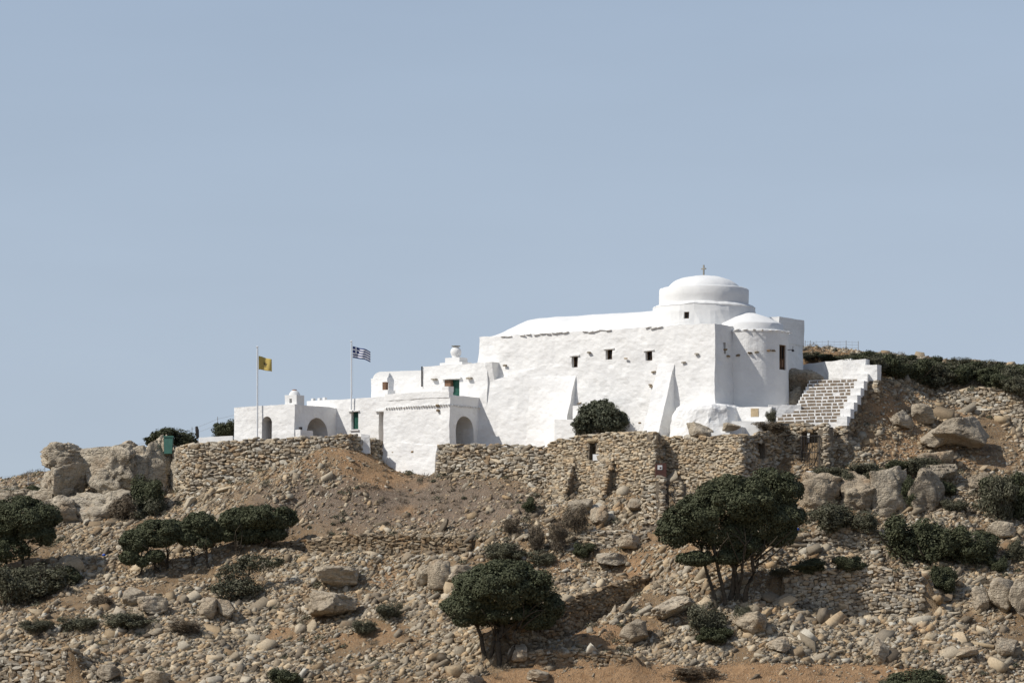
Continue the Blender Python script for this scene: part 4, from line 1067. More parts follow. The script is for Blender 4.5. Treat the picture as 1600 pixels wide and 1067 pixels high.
# low white yard wall with a sandstone hatch, and the bench blocks
yw = thing_at('yard_wall', P(1190, 660, 248.3), 'low white yard wall with a sand coloured hatch at the foot of the apse', 'wall')
def ybox(px0, px1, d0, d1, top, base, th, step=0.36, amp=0.03, seed=1):
    a, b = P(px0, 0, d0), P(px1, 0, d1); dd = (b-a)/np.linalg.norm(b-a); n2 = np.array((-dd[1], dd[0], 0))
    zt0, zt1 = (H0-top)*d0/F, (H0-top)*d1/F; zb_ = (H0-base)*d0/F
    return hexa([zz(a, zb_), zz(b, zb_), zz(b+n2*th, zb_), zz(a+n2*th, zb_), zz(a, zt0), zz(b, zt1), zz(b+n2*th, zt1), zz(a+n2*th, zt0)], step, amp, seed)
mb = MB(); mb.add(*ybox(1150, 1206, 249.6, 247.6, 636, 676, 0.6, seed=251)); mb.build('wall_body', M['white'], yw)
mb = MB(); mb.add(*ybox(1200, 1252, 250.9, 250.7, 633, 668, 0.5, amp=0.07, seed=252)); mb.build('wall_body', M['white'], yw)
mb = MB(); mb.add(*ybox(1173, 1185, 248.74, 248.3, 638, 651, 0.3, 5, 0)); mb.build('hatch', M['plaque'], yw)
bl = thing_at('bench_steps', P(1150, 675, 246.6), 'clean white stepped benches in front of the low bastion', 'bench')
for (x0, x1, d0, d1, tp, bs) in ((1108, 1140, 247.6, 246.9, 676, 692), (1127, 1158, 247.9, 247.2, 667, 690), (1143, 1191, 248.3, 247.4, 658, 688)):
    mb = MB(); mb.add(*ybox(x0, x1, d0, d1, tp, bs, 0.9, 0.5, 0.02, 253)); mb.build('bench_block', M['white_clean'], bl)
yb = thing_at('yard_block', P(880, 690, 255.8), 'white stepped block left of the courtyard olive', 'bench')
for (x0, x1, d0, d1, tp) in ((866, 899, 256.2, 254.9, 655), (895, 912, 256.0, 255.2, 633)):
    mb = MB(); mb.add(*ybox(x0, x1, d0, d1, tp, 720, 0.9, 0.4, 0.03, 254)); mb.build('bench_block', M['white'], yb)

# ------------------------------------------------------------------ flags and poles
def flagpole(px, d, top, base, label):
    p0, p1 = P(px, base, d), P(px, top, d)
    t = thing_at('flagpole', p0, label, 'flagpole', 'flagpoles on the terrace')
    mb = MB(); mb.tube([p0, (p0+p1)/2, p1], [0.065, 0.055, 0.045], 10); mb.build('pole', M['pole'], t)
    mb = MB(); mb.tube([p1, p1+(0, 0, 0.05), p1+(0, 0, 0.12)], [0.09, 0.12, 0.03], 10); mb.build('finial', M['pole'], t)
    mb = MB(); mb.tube([p1+(0.09, -0.03, -0.05), (p0+p1)/2+(0.13, -0.03, 0), p0+(0.10, -0.03, 1.2)], 0.008, 4); mb.build('halyard', M['wire'], t)
    return p1
def flag(name, px, d, y0, y1, wid, droop, label, nx_, ny_, pick, mats, folds):
    """waving cloth: grid of faces, each with one of the printed colours"""
    a = P(px, y0, d); h = (y1-y0)*d/F; w = wid*d/F; V = []
    for j in range(ny_+1):
        for i in range(nx_+1):
            s, t = i/nx_, j/ny_
            V.append(a+np.array((0.06+s*w*0.93, 0.28*w*math.sin(s*folds+t*0.9)*s+0.22*s*w, -t*h*(1-0.10*s)-droop*(s**1.25)*d/F+0.03*math.sin(s*folds*1.4+1)*s)))
    V = np.array(V); nv = len(V)
    fs = [(j*(nx_+1)+i, j*(nx_+1)+i+1, (j+1)*(nx_+1)+i+1, (j+1)*(nx_+1)+i) for j in range(ny_) for i in range(nx_)]
    o = obj(name, V, fs, mats[0], None, True)
    for m in mats[1:]: o.data.materials.append(m)
    for j in range(ny_):
        for i in range(nx_): o.data.polygons[j*nx_+i].material_index = pick(i, j)
    so = o.modifiers.new('cloth_thickness', 'SOLIDIFY'); so.thickness = 0.012
    tagit(o, label, 'flag', 'flags flying on the terrace'); return o
flagpole(402, 265.45, 543, 692, 'left white flagpole standing before the arched house, carrying the yellow flag')
flagpole(549, 266.75, 534, 640, 'right white flagpole beside the green window, carrying the blue striped flag')
EAGLE = ["................", "......#..#......", ".....##..##.....", "......#..#......", "..#...####...#..", ".###.######.###.", ".##############.", ".##############.", "..############..", "...#.######.#...", ".....######.....", "....#.####.#....", "...##..##..##...", ".......##.......", "......####......", "................"]
def pick_y(i, j):
    return 1 if EAGLE[min(15, max(0, (j-4)*2))][min(15, max(0, (i-8)*2))] == '#' and 8 <= i < 16 and 4 <= j < 12 else 0
flag('yellow_flag', 403, 265.45, 556, 577, 22, 6, 'small yellow flag with a black double-headed eagle in its middle', 24, 16, pick_y, [M['flag_y'], M['flag_k']], 5.0)
def pick_g(i, j):
    r = j//2                      # nine stripes, two faces each
    if i < 10 and r < 5:
        return 1 if (4 <= j <= 5 or 4 <= i <= 5) else 0
    return 0 if r % 2 == 0 else 1
flag('striped_flag', 550, 266.75, 541, 559, 29, 7, 'blue and white striped flag with a white cross in its upper corner', 27, 18, pick_g, [M['flag_b'], M['flag_w']], 7.0)

# ------------------------------------------------------------------ boulders and outcrops
def ico(sub):
    bm = bmesh.new(); bmesh.ops.create_icosphere(bm, subdivisions=sub, radius=1.0)
    v = np.array([q.co[:] for q in bm.verts]); f = np.array([[q.index for q in p.verts] for p in bm.faces]); bm.free(); return v, f
ICO = {k: ico(k) for k in (1, 2, 3, 4, 5)}
def rock_shape(seed, sub=4, cuts=12, rough=0.10, strata=0.0, lo=0.55, hi=0.85, crack=0.0, flat=0.0):
    rs = np.random.default_rng(seed); v, f = ICO[sub]; v = v.copy()
    v = np.sign(v)*np.abs(v)**0.85
    lo, hi = lo*0.94, hi*0.92
    for k in range(cuts):
        n = rs.normal(size=3); 
        if rs.random() < 0.35: n = n*np.array((1, 1, 0.15))
        if rs.random() < 0.25: n = n*np.array((0.2, 0.2, 1))
        n /= np.linalg.norm(n); d = rs.uniform(lo, hi)
        v = v-np.clip(v@n-d, 0, None)[:, None]*n*0.94
    o = rs.uniform(-50, 50, 3)
    r = fbm(v+o, 1.3, 6 if sub > 4 else 4, seed % 97, 0.6)
    r = r-0.7*np.exp(-(np.abs(fbm((v+o)*np.array((1, 1, 1.6)), 1.1, 3, seed % 89))/0.10)**2)
    v = v*(1+rough*r)[:, None]
    if strata:
        t = v[:, 2]*5.0+0.8*vnoise(v+o, 1.2, 5); s = np.abs((t % 1)-0.5)*2
        v[:, :2] *= (1-strata*np.exp(-(s/0.22)**2))[:, None]
    if crack:
        c = np.abs(vnoise(v+o, 1.7, 13)); v = v*(1-crack*np.exp(-(c/0.07)**2))[:, None]
        c = np.abs(vnoise(v+o, 3.4, 14)); v = v*(1-crack*0.5*np.exp(-(c/0.07)**2))[:, None]
    return v, f
LAND = []
def boulder(px, base, w_px, h_px, d, label, seed, name='boulder', mat='boulder', deep=1.0, tilt=0.0, yaw=0.0, group=None, cat='rock', **kw):
    """rock seen w_px wide and h_px high, its foot at row base, at distance d"""
    kw.setdefault('crack', 0.10)
    LAND.append((px, base-h_px/2, label))
    if d < 0:
        d = float(hit(px, base-1)[1])
    v, f = rock_shape(seed, **kw)
    v = v/np.array([np.ptp(v[:, 0]), np.ptp(v[:, 1]), np.ptp(v[:, 2])])
    v = v-np.array([(v[:, k].max()+v[:, k].min())/2 for k in range(3)])
    w, h = w_px*d/F, h_px*d/F
    v = v*np.array((w, w*deep, h))
    c, s = math.cos(tilt), math.sin(tilt)
    v = np.stack([v[:, 0]*c+v[:, 2]*s, v[:, 1], -v[:, 0]*s+v[:, 2]*c], 1)
    v = v+P(px, base-h_px/2, d)
    o = obj(name, v, f, M[mat], None); tagit(o, label, cat, group); return o
# left outcrop
OC = dict(mat='outcrop', cat='rock outcrop', name='outcrop_rock')
OK_ = dict(sub=5, lo=0.48, hi=0.72, crack=0.20, rough=0.15)
boulder(100, 746, 80, 56, 266.6, 'rounded craggy rock head topping the outcrop at the far left skyline', 501, deep=0.8, strata=0.12, cuts=10, tilt=-0.06, sub=5, crack=0.16, rough=0.14, **OC)
boulder(98, 800, 92, 78, 266.0, 'square pale limestone block under the rounded rock head', 502, deep=0.8, strata=0.06, cuts=22, **OK_, **OC)
boulder(100, 846, 124, 74, 264.6, 'broken pale ledge at the foot of the left outcrop', 503, deep=0.7, strata=0.10, cuts=22, **OK_, **OC)
boulder(172, 796, 112, 106, 266.3, 'big pale cliff block in the middle of the left outcrop', 504, deep=0.7, tilt=0.12, cuts=24, strata=0.05, **OK_, **OC)
boulder(222, 800, 92, 112, 266.9, 'tall fissured limestone block behind the grey thornbush', 505, deep=0.7, cuts=22, strata=0.07, **OK_, **OC)
boulder(249, 790, 66, 112, 267.4, 'upright rock crown beside the green tank', 506, deep=0.8, cuts=20, strata=0.12, **OK_, **OC)
boulder(178, 846, 136, 82, 264.2, 'wide rubbly limestone ledge under the middle cliff block', 507, deep=0.6, cuts=24, strata=0.10, **OK_, **OC)
boulder(283, 792, 48, 96, 266.8, 'rough rock column where the outcrop meets the stone wall', 508, deep=0.8, cuts=20, strata=0.12, **OK_, **OC)
boulder(142, 742, 50, 40, 267.8, 'small cracked rock wedged in the notch of the outcrop', 509, deep=0.8, cuts=20, **OK_, **OC)
boulder(205, 712, 44, 24, 267.6, 'knobbly rock on top of the middle cliff block', 511, deep=0.8, cuts=20, **OK_, **OC)
boulder(30, 812, 120, 48, 268.0, 'low pale rocks on the skyline left of the outcrop', 510, deep=0.7, cuts=24, strata=0.08, **OK_, **OC)
boulder(240, 842, 90, 50, 263.4, 'pale broken ledge under the grey thornbush', 512, deep=0.7, cuts=24, strata=0.10, **OK_, **OC)
# row of cliff blocks on the right
CB = dict(mat='boulder', cat='rock', name='cliff_block')
boulder(1282, 812, 70, 76, 244.3, 'leftmost pale block of the cliff row right of the big tree', 521, deep=0.8, cuts=20, sub=5, crack=0.16, lo=0.5, hi=0.75, strata=0.05, rough=0.12, **CB)
boulder(1341, 814, 62, 80, 244.3, 'second pale block in the cliff row, split from its neighbours by dark clefts', 522, deep=0.9, cuts=20, sub=5, crack=0.16, lo=0.5, hi=0.75, strata=0.05, rough=0.12, **CB)
boulder(1389, 814, 66, 86, 244.3, 'tallest smooth block of the cliff row', 523, deep=0.9, cuts=20, sub=5, crack=0.12, lo=0.5, hi=0.75, strata=0.04, rough=0.10, **CB)
boulder(1444, 814, 64, 82, 244.3, 'rightmost cliff block with a bush on its left side and black shade on its right', 524, deep=1.0, cuts=14, sub=5, crack=0.12, **CB)
boulder(1462, 770, 70, 46, 246.4, 'dark overhanging ledge above the cliff row', 525, deep=1.1, cuts=14, sub=5, crack=0.12, strata=0.06, **CB)
boulder(1530, 772, 70, 34, 247.0, 'flat ledge of rock right of the cliff row', 526, deep=1.0, cuts=12, crack=0.15, **CB)
# single rocks
boulder(1500, 708, 91, 57, -1, 'largest tilted slab boulder on the slope right of the steps', 531, deep=0.8, cuts=18, sub=5, tilt=-0.30, lo=0.5, hi=0.75, crack=0.05)
boulder(1463, 699, 56, 31, -1, 'pointed slab leaning against the largest tilted boulder', 532, deep=0.8, cuts=16, tilt=-0.35, crack=0.05)
boulder(1408, 671, 45, 31, -1, 'round grey boulder under the brown bush on the red slope', 533, cuts=12)
boulder(1441, 665, 37, 35, -1, 'grey boulder right of the brown bush on the red slope', 534, cuts=12)
boulder(1259, 628, 60, 54, 256.4, 'dark rounded boulder at the head of the white steps', 535, mat='boulder', deep=0.9, cuts=10, sub=5, crack=0.12)
boulder(1240, 636, 30, 32, 254.6, 'smaller dark rock leaning on the boulder beside the steps', 536, cuts=10)
boulder(1093, 685, 46, 24, 248.2, 'dark jagged rock on the wall top in front of the white bastion', 537, cuts=12, tilt=0.2)
boulder(1143, 674, 30, 14, 247.6, 'flat rock at the foot of the white bastion', 538, cuts=10)
boulder(526, 920, 69, 38, -1, 'upper of two big squarish boulders below the terrace wall', 541, cuts=14, sub=5, lo=0.6, hi=0.8, crack=0.10)
boulder(520, 967, 78, 47, -1, 'lower of two big squarish boulders below the terrace wall', 542, cuts=14, sub=5, lo=0.6, hi=0.8, crack=0.12)
boulder(687, 923, 39, 50, -1, 'upright cracked grey boulder uphill of the front tree', 543, cuts=14, crack=0.15)
boulder(664, 916, 28, 35, -1, 'smaller pale boulder left of the cracked grey boulder', 544, cuts=12)
boulder(722, 915, 56, 33, -1, 'flat grey rocks touching the front tree crown', 545, cuts=14, crack=0.15)
boulder(908, 805, 41, 26, -1, 'white faced slab rock below the ruin buttresses', 546, cuts=14, tilt=-0.2)
boulder(936, 819, 30, 31, -1, 'round pale rock below the ruin wall', 547, cuts=12)
boulder(994, 803, 28, 26, -1, 'rounded rock at the ruin corner', 548, cuts=12)
boulder(958, 884, 54, 21, -1, 'long flat rock on the bare soil left of the big tree', 549, cuts=14)
boulder(982, 858, 39, 24, -1, 'brown humped rock above the long flat rock', 550, cuts=12)
boulder(1052, 966, 71, 35, -1, 'wide smooth pale slab beside the big tree trunks', 551, cuts=12, sub=5, tilt=-0.12)
boulder(990, 1006, 45, 40, -1, 'grey pointed boulder on the red soil right of the shaded terrace wall', 552, cuts=14)
boulder(1217, 1019, 35, 26, -1, 'angular pale block in the rubble below the big tree', 553, cuts=14)
boulder(1172, 996, 54, 42, -1, 'big pale rock below the big tree trunks', 554, cuts=14, crack=0.14)
boulder(1376, 1041, 26, 47, -1, 'standing white stone beside the red path', 555, cuts=12)
boulder(1532, 954, 28, 40, -1, 'oval grey boulder right of the small round bush', 556, cuts=10)
boulder(1566, 956, 48, 54, -1, 'pale jutting boulder near the right edge', 557, cuts=14, crack=0.12)
boulder(1596, 969, 43, 66, -1, 'pale cliff rock cut by the right edge of the picture', 558, cuts=14, crack=0.12)
boulder(1563, 841, 45, 28, -1, 'lichen streaked rock right of the big bush', 559, cuts=12)
boulder(1508, 1028, 39, 19, -1, 'smooth oval stone in the rubble at lower right', 560, cuts=8)
boulder(1572, 1027, 37, 33, -1, 'pyramid shaped grey rock at lower right', 561, cuts=14)
boulder(1448, 735, 37, 28, -1, 'rust stained block above the cliff row', 562, cuts=14)
boulder(1322, 706, 34, 20, 248.4, 'flat rock in the shade right of the gate', 564, cuts=12)
boulder(210, 949, 37, 33, -1, 'grey boulder under the left group of trees', 565, cuts=14)
boulder(240, 961, 50, 31, -1, 'smooth wedge of rock below the left group of trees', 566, cuts=12)
boulder(326, 970, 30, 38, -1, 'split grey slab under the left group of trees', 567, cuts=14)
boulder(350, 967, 35, 31, -1, 'tilted grey slab right of the split slab', 568, cuts=14, tilt=0.3)
boulder(107, 884, 32, 19, -1, 'pale flat rock uphill of the far left scrub', 569, cuts=10)
boulder(170, 1065, 39, 28, -1, 'dark edged rock beside the bottom left wall end', 570, cuts=12)
boulder(245, 1077, 43, 31, -1, 'smooth brown block at the bottom edge', 571, cuts=12)
boulder(808, 1033, 32, 28, -1, 'dark stone at the foot of the front tree', 572, cuts=12)
boulder(840, 1064, 37, 19, -1, 'flat stones lying on the red path', 573, cuts=14)
boulder(735, 1078, 43, 28, -1, 'dark rock at the bottom edge under the front tree', 574, cuts=14)
boulder(1470, 728, 43, 24, -1, 'white patch of ledge above the cliff row bush', 575, cuts=14)
boulder(1470, 580, 50, 16, 270.0, 'pale ledge in the middle of the ridge scrub', 577, cuts=12)
boulder(1530, 598, 40, 20, 266.0, 'sloping pale rock in the ridge scrub', 578, cuts=12)

# loose rocks: the largest as things of their own, the rest as rubble
def shard(seed, n):
    rs = np.random.default_rng(seed); bm = bmesh.new()
    p = np.array([[x, y, z] for x in (-1, 1) for y in (-1, 1) for z in (-1, 1)], float)*rs.uniform(0.45, 1.05, (8, 3))
    p[:, 0] += 0.35*rs.normal()*p[:, 2]; p[:, 1] += 0.3*rs.normal()*p[:, 2]
    if n > 8:
        e = rs.normal(size=(n-8, 3)); e /= np.abs(e).max(1, keepdims=True); p = np.concatenate([p, e*rs.uniform(0.55, 0.95, (n-8, 1))])
    for q in p: bm.verts.new(q)
    r = bmesh.ops.convex_hull(bm, input=bm.verts)
    bmesh.ops.delete(bm, geom=list({g for g in r['geom_interior'] if isinstance(g, bmesh.types.BMVert)}), context='VERTS')
    bmesh.ops.triangulate(bm, faces=bm.faces); bm.verts.index_update()
    v = np.array([q.co[:] for q in bm.verts]); f = np.array([[q.index for q in a.verts] for a in bm.faces]); bm.free()
    v = v-(v.max(0)+v.min(0))/2
    return v*0.5/np.abs(v).max(0), f
RK_T = [shard(800+i, 10) for i in range(14)]
RK_ME = [make_mesh('loose_rock', v, f, M['rubble']) for v, f in RK_T]
BARE = [(1295, 558, 60, 12, 0.97), (545, 712, 60, 26, 0.95), (595, 745, 60, 20, 0.9), (640, 800, 190, 26, 0.70), (1110, 1062, 330, 13, 0.97), (950, 990, 60, 22, 0.85), (1410, 640, 60, 24, 0.75), (1400, 695, 50, 20, 0.6), (590, 1000, 190, 12, 0.6), (600, 905, 50, 16, 0.6), (860, 882, 60, 12, 0.6), (380, 732, 50, 12, 0.7), (700, 765, 70, 16, 0.6)]
DENSE = [(760, 985, 160, 60, 0.9), (1300, 1010, 320, 45, 1.2), (1500, 960, 120, 60, 1.0), (180, 990, 220, 50, 0.7), (420, 1000, 200, 60, 0.7), (1100, 980, 120, 60, 0.9), (1320, 860, 90, 30, 1.0), (1530, 650, 90, 30, 0.9), (950, 800, 100, 24, 0.9), (1340, 700, 60, 30, 0.5), (830, 960, 60, 30, 0.5), (140, 890, 90, 50, 0.6), (400, 1050, 330, 16, 1.2), (560, 870, 150, 30, 0.3), (700, 900, 80, 40, 0.8), (1010, 930, 80, 40, 0.8), (330, 800, 90, 26, 0.9), (520, 810, 60, 14, 0.9)]
def strip_(px, py):
    top = np.interp(px, [700, 800, 900, 1100, 1300, 1440, 1500], [1075, 1046, 1040, 1036, 1034, 1040, 1075]); return sstep(-4, 5, py-top)*(px < 1490)*(px > 690)
def density(px, py):
    d = 0.68+sum(k*blob(px, py, a, b, c, e) for a, b, c, e, k in DENSE)
    for a, b, c, e, k in BARE: d = d*(1-k*blob(px, py, a, b, c, e))
    return d*(1-0.93*strip_(px, py))
NR = 430000
rx = RNG.uniform(-46, 46, NR); ry = RNG.uniform(213, 285, NR); rz = ground(rx, ry)
# keep the ones on slopes that can be seen, off the yard
rpx, rpy = pix(rx, ry, rz)
ok = (rpx > -60) & (rpx < 1660) & (rpy < 1110) & ~in_poly(rx, ry, YARD)
e_ = 0.4
sl_x = (ground(rx+e_, ry)-ground(rx-e_, ry))/(2*e_); sl_y = (ground(rx, ry+e_)-ground(rx, ry-e_))/(2*e_)
patch = np.clip(0.80+1.2*fbm(np.stack([rx, ry, rz], 1), 0.24, 3, 55), 0.04, 1.9)
ok &= RNG.random(NR) < (0.10+density(rpx, rpy))*patch*0.62
# nothing in front of the gate block and walls by chance: stay off wall lines
rx, ry, rz, rpx, rpy, sl_x, sl_y = [a[ok] for a in (rx, ry, rz, rpx, rpy, sl_x, sl_y)]
n = len(rx)
size = 0.065+0.082*RNG.gamma(1.25, 0.8, n); size = np.where(RNG.random(n) < 0.010, size*RNG.uniform(1.6, 3.2, n), size); size = np.clip(size*(0.70+0.5*np.clip(density(rpx, rpy), 0, 1.3)), 0.07, 1.1)
steep = np.hypot(sl_x, sl_y); ok = steep < 2.2
order = np.argsort(-size)
scl = np.stack([size*RNG.uniform(1.1, 2.2, n), size*RNG.uniform(0.8, 1.4, n), size*RNG.uniform(0.4, 1.0, n)], 1)
eul = np.stack([np.arctan(np.clip(sl_y, -0.8, 0.8))*0.7+RNG.normal(0, 0.33, n), -np.arctan(np.clip(sl_x, -0.8, 0.8))*0.7+RNG.normal(-0.30, 0.33, n), np.where(RNG.random(n) < 0.75, RNG.normal(0, 0.45, n), RNG.uniform(0, 6.28, n))], 1)
tid = RNG.integers(0, len(RK_T), n)
LAND += [(785, 1000, 'front tree trunks'), (1130, 925, 'big leaning tree stems'), (1060, 800, 'narrow iron gate'), (930, 740, 'slot window of the ruin'), (590, 860, 'middle of the long terrace wall'), (450, 868, 'left end of the long terrace wall'), (725, 855, 'right end of the long terrace wall'),
         (940, 955, 'diagonal shaded terrace wall'), (1300, 930, 'half-shaded terrace wall'), (60, 1040, 'bottom left wall end'), (640, 735, 'foot of the white gate block'), (450, 720, 'left stone terrace wall'), (1340, 680, 'shaded side of the white steps'), (1267, 735, 'iron gate below the steps'),
         (245, 890, 'leftmost wind-swept tree'), (320, 890, 'middle wind-swept tree'), (395, 890, 'rightmost wind-swept tree'), (1460, 850, 'widest bush under the cliff row'), (1472, 905, 'small round dark bush'), (1100, 975, 'grey-green bush below the big tree'), (610, 950, 'small grey bush right of the squarish boulders'),
         (568, 978, 'low olive bush below the squarish boulders'), (445, 1055, 'rounded bush at the bottom edge'), (200, 972, 'low dry grey bush at lower left'), (120, 972, 'flat grey bush at lower left'), (60, 905, 'far left tangled scrub'), (290, 980, 'dry brown bush under the left shrub tree'), (1430, 1060, 'green bush at the bottom edge'),
         (790, 862, 'dark bush uphill of the front tree'), (912, 860, 'small dark bush under the bare saplings'), (1080, 1052, 'dry brown bush on the red path'), (545, 700, 'brown earth mound'), (1020, 775, 'low stone gate pier'), (1530, 640, 'tumbled upper right terrace wall'), (1300, 815, 'dull scrub below the cliff blocks'), (372, 930, 'loose shrub tree'), (885, 830, 'bare saplings')]
LA = np.array([(a, b) for a, b, _ in LAND]); TAKEN = set()
def rock_label(px, py, sz):
    dd = np.hypot(LA[:, 0]-px, (LA[:, 1]-py)*1.3)
    for k in np.argsort(dd)[:22]:
        dx, dy = px-LA[k, 0], py-LA[k, 1]; ph = LAND[k][2]
        near = 'just ' if dd[k] < 45 else ''
        if abs(dx) > 2.2*abs(dy): w = near+('right of the ' if dx > 0 else 'left of the ')
        elif abs(dy) > 2.2*abs(dx): w = near+('below the ' if dy > 0 else 'above the ')
        else: w = near+('below' if dy > 0 else 'above')+' and '+('right' if dx > 0 else 'left')+' of the '
        l = ('big ' if sz > 0.8 else 'middling ' if sz > 0.62 else 'small ')+'loose rock '+w+ph
        if len(l.split()) <= 16 and l not in TAKEN: TAKEN.add(l); return l
    return 'loose rock in the rubble on the slope'
cnt = 0; used = np.zeros(n, bool)
for i in order:
    if cnt >= 285: break
    if not ok[i]: continue
    lab = rock_label(rpx[i], rpy[i], size[i])
    o = bpy.data.objects.new('loose_rock', RK_ME[tid[i]]); COL.objects.link(o)
    o.location = (rx[i], ry[i], rz[i]+scl[i, 2]*0.12); o.rotation_euler = tuple(eul[i]); o.scale = tuple(scl[i])
    tagit(o, lab, 'rock', 'loose rocks strewn over the slope'); used[i] = True; cnt += 1
SM_T = [shard(900+i, 8) for i in range(14)]
rest = np.nonzero(~used & ok)[0]
V = []; FA = []; nv = 0
for k in range(14):
    for big in (True, False):
        idx = rest[(tid[rest] == k) & ((size[rest] > 0.42) == big)]
        if not len(idx): continue
        tv, tf = (RK_T if big else SM_T)[k]
        cx, sx = np.cos(eul[idx, 0]), np.sin(eul[idx, 0]); cy, sy = np.cos(eul[idx, 1]), np.sin(eul[idx, 1]); cz, sz = np.cos(eul[idx, 2]), np.sin(eul[idx, 2])
        q = tv[None]*scl[idx][:, None, :]
        x, y, z = q[..., 0], q[..., 1], q[..., 2]
        x, y = x*cz[:, None]-y*sz[:, None], x*sz[:, None]+y*cz[:, None]
        y, z = y*cx[:, None]-z*sx[:, None], y*sx[:, None]+z*cx[:, None]
        x, z = x*cy[:, None]+z*sy[:, None], -x*sy[:, None]+z*cy[:, None]
        q = np.stack([x+rx[idx][:, None], y+ry[idx][:, None], z+(rz[idx]+scl[idx, 2]*0.04)[:, None]], 2)
        m_ = len(tv); V.append(q.reshape(-1, 3)); FA.append((tf[None]+(nv+np.arange(len(idx))*m_)[:, None, None]).reshape(-1, 3)); nv += m_*len(idx)
rub = add_obj('rubble', make_mesh('rubble', np.concatenate(V), np.concatenate(FA), M['rubble'])); rub['kind'] = 'stuff'
print('rubble', len(rest), 'tris', sum(len(a) for a in FA))

# ------------------------------------------------------------------ trees and scrub
def crown_mesh(lobes, nleaf, leaf, seed, shell=0.62, clump=0.16, cfreq=1.1, aspect=1.0, up=0.35, flatb=1.0, spread=0.55):
    rs = np.random.default_rng(seed); lb = np.array(lobes, float)
    area = (lb[:, 3]*lb[:, 4]+lb[:, 4]*lb[:, 5]+lb[:, 3]*lb[:, 5]); pr = area/area.sum()
    k = rs.choice(len(lb), int(nleaf*1.9), p=pr)
    d = rs.normal(size=(len(k), 3)); d /= np.linalg.norm(d, axis=1, keepdims=True); d[:, 2] = np.where(d[:, 2] < 0, d[:, 2]*flatb, d[:, 2])
    r = 1-(1-shell)*rs.random(len(k))**1.6
    p = lb[k, :3]+d*lb[k, 3:6]*r[:, None]
    cn = fbm(p, cfreq, 3, seed % 91, 0.6)
    p = lb[k, :3]+d*lb[k, 3:6]*(r*(1+clump*cn))[:, None]
    keep = rs.random(len(k)) < np.clip(0.85+1.1*cn, 0.12, 1)
    for j in range(len(lb)):
        q = (p-lb[j, :3])/lb[j, 3:6]; keep &= ~((np.linalg.norm(q, axis=1) < shell*0.9) & (k != j))
    p, d, k = p[keep][:nleaf], d[keep][:nleaf], k[keep][:nleaf]
    n = len(p)
    nr = d/lb[k, 3:6]; nr /= np.linalg.norm(nr, axis=1, keepdims=True)
    nr = nr*0.9+rs.normal(size=(n, 3))*spread+np.array((0, 0, up)); nr /= np.linalg.norm(nr, axis=1, keepdims=True)
    a = np.cross(nr, rs.normal(size=(n, 3))); a /= np.linalg.norm(a, axis=1, keepdims=True); b = np.cross(nr, a)
    s = leaf*rs.uniform(0.55, 1.35, n)[:, None]
    V = np.stack([p-a*s, p-b*s*0.5*aspect+nr*s*0.12, p+a*s, p+b*s*0.5*aspect-nr*s*0.10], 1).reshape(-1, 3)
    return V, np.arange(n*4).reshape(-1, 4)
def limb(mb, p0, p1, r0, r1, bend, rs, n=6, k=5):
    p0 = np.asarray(p0, float); p1 = np.asarray(p1, float); off = rs.normal(size=3)*bend; pts = []; rad = []
    for i in range(n+1):
        t = i/n; pts.append(p0*(1-t)+p1*t+off*math.sin(math.pi*t)+rs.normal(size=3)*bend*0.12*(0 < i < n)); rad.append(r0*(1-t)+r1*t)
    mb.tube(pts, rad, k+2); return pts
def tree(base_px, base_py, d, crowns, stems, label, seed, nleaf=42000, leaf=0.095, mat='leaf', name='juniper_tree', cat='tree', depthf=0.8, group=None, clump=0.16, shell=0.62):
    """crowns: list of (px, py, rx px, ry px, dist offset); stems: list of (foot dx px, foot dy px, head px, head py, r0)"""
    s = d/F; base = P(base_px, base_py, d)
    th = thing_at(name, base, label, cat, group)
    rs = np.random.default_rng(seed)
    lobes = [(*(P(cx, cy, d+do)), rx*s, max(rx, ry)*s*depthf, ry*s) for cx, cy, rx, ry, do in crowns]
    # lumps riding on each crown so that the outline is uneven
    ext = []
    for L_ in lobes:
        for _ in range(44):
            dd = rs.normal(size=3); dd[2] = abs(dd[2])*0.9-0.08; dd /= np.linalg.norm(dd)
            q = np.array(L_[:3])+dd*np.array(L_[3:])*rs.uniform(0.80, 0.93); r = (L_[3]*L_[4]*L_[5])**(1/3)*rs.uniform(0.12, 0.32)
            ext.append((*q, r*1.15, r*1.15, r*0.9))
    V, Fc = crown_mesh(lobes+ext, nleaf, leaf, seed, shell, clump, 0.8, 1.0, 0.35, 0.78, 0.45)
    obj('crown', V, Fc, M[mat], th)
    for (dx, dy, hx, hy, r0) in stems:
        mb = MB(); foot = P(base_px+dx, base_py+dy, d+rs.normal(0, 0.25)); foot[2] -= 0.35
        g = float(ground(foot[:1], foot[1:2])[0]); foot[2] = min(foot[2], g-0.25) if foot[2]-g < 3 else foot[2]
        head = P(hx, hy, d+rs.normal(0, 0.6)); mid = foot*0.45+head*0.55+np.array((rs.normal(0, 0.12), 0, 0))
        limb(mb, foot, mid, r0, r0*0.72, 0.18, rs); limb(mb, mid, head, r0*0.72, r0*0.4, 0.14, rs)
        for _ in range(5):
            t = mid*(1-(u_ := rs.random()))+head*u_; e = head+np.array((rs.normal(0, 1.3), rs.normal(0, 1.0), rs.uniform(0.2, 1.3)))
            limb(mb, t, e, r0*0.38, r0*0.12, 0.2, rs, 4, 4)
        mb.build('trunk', M['bark'], th, True)
    return th
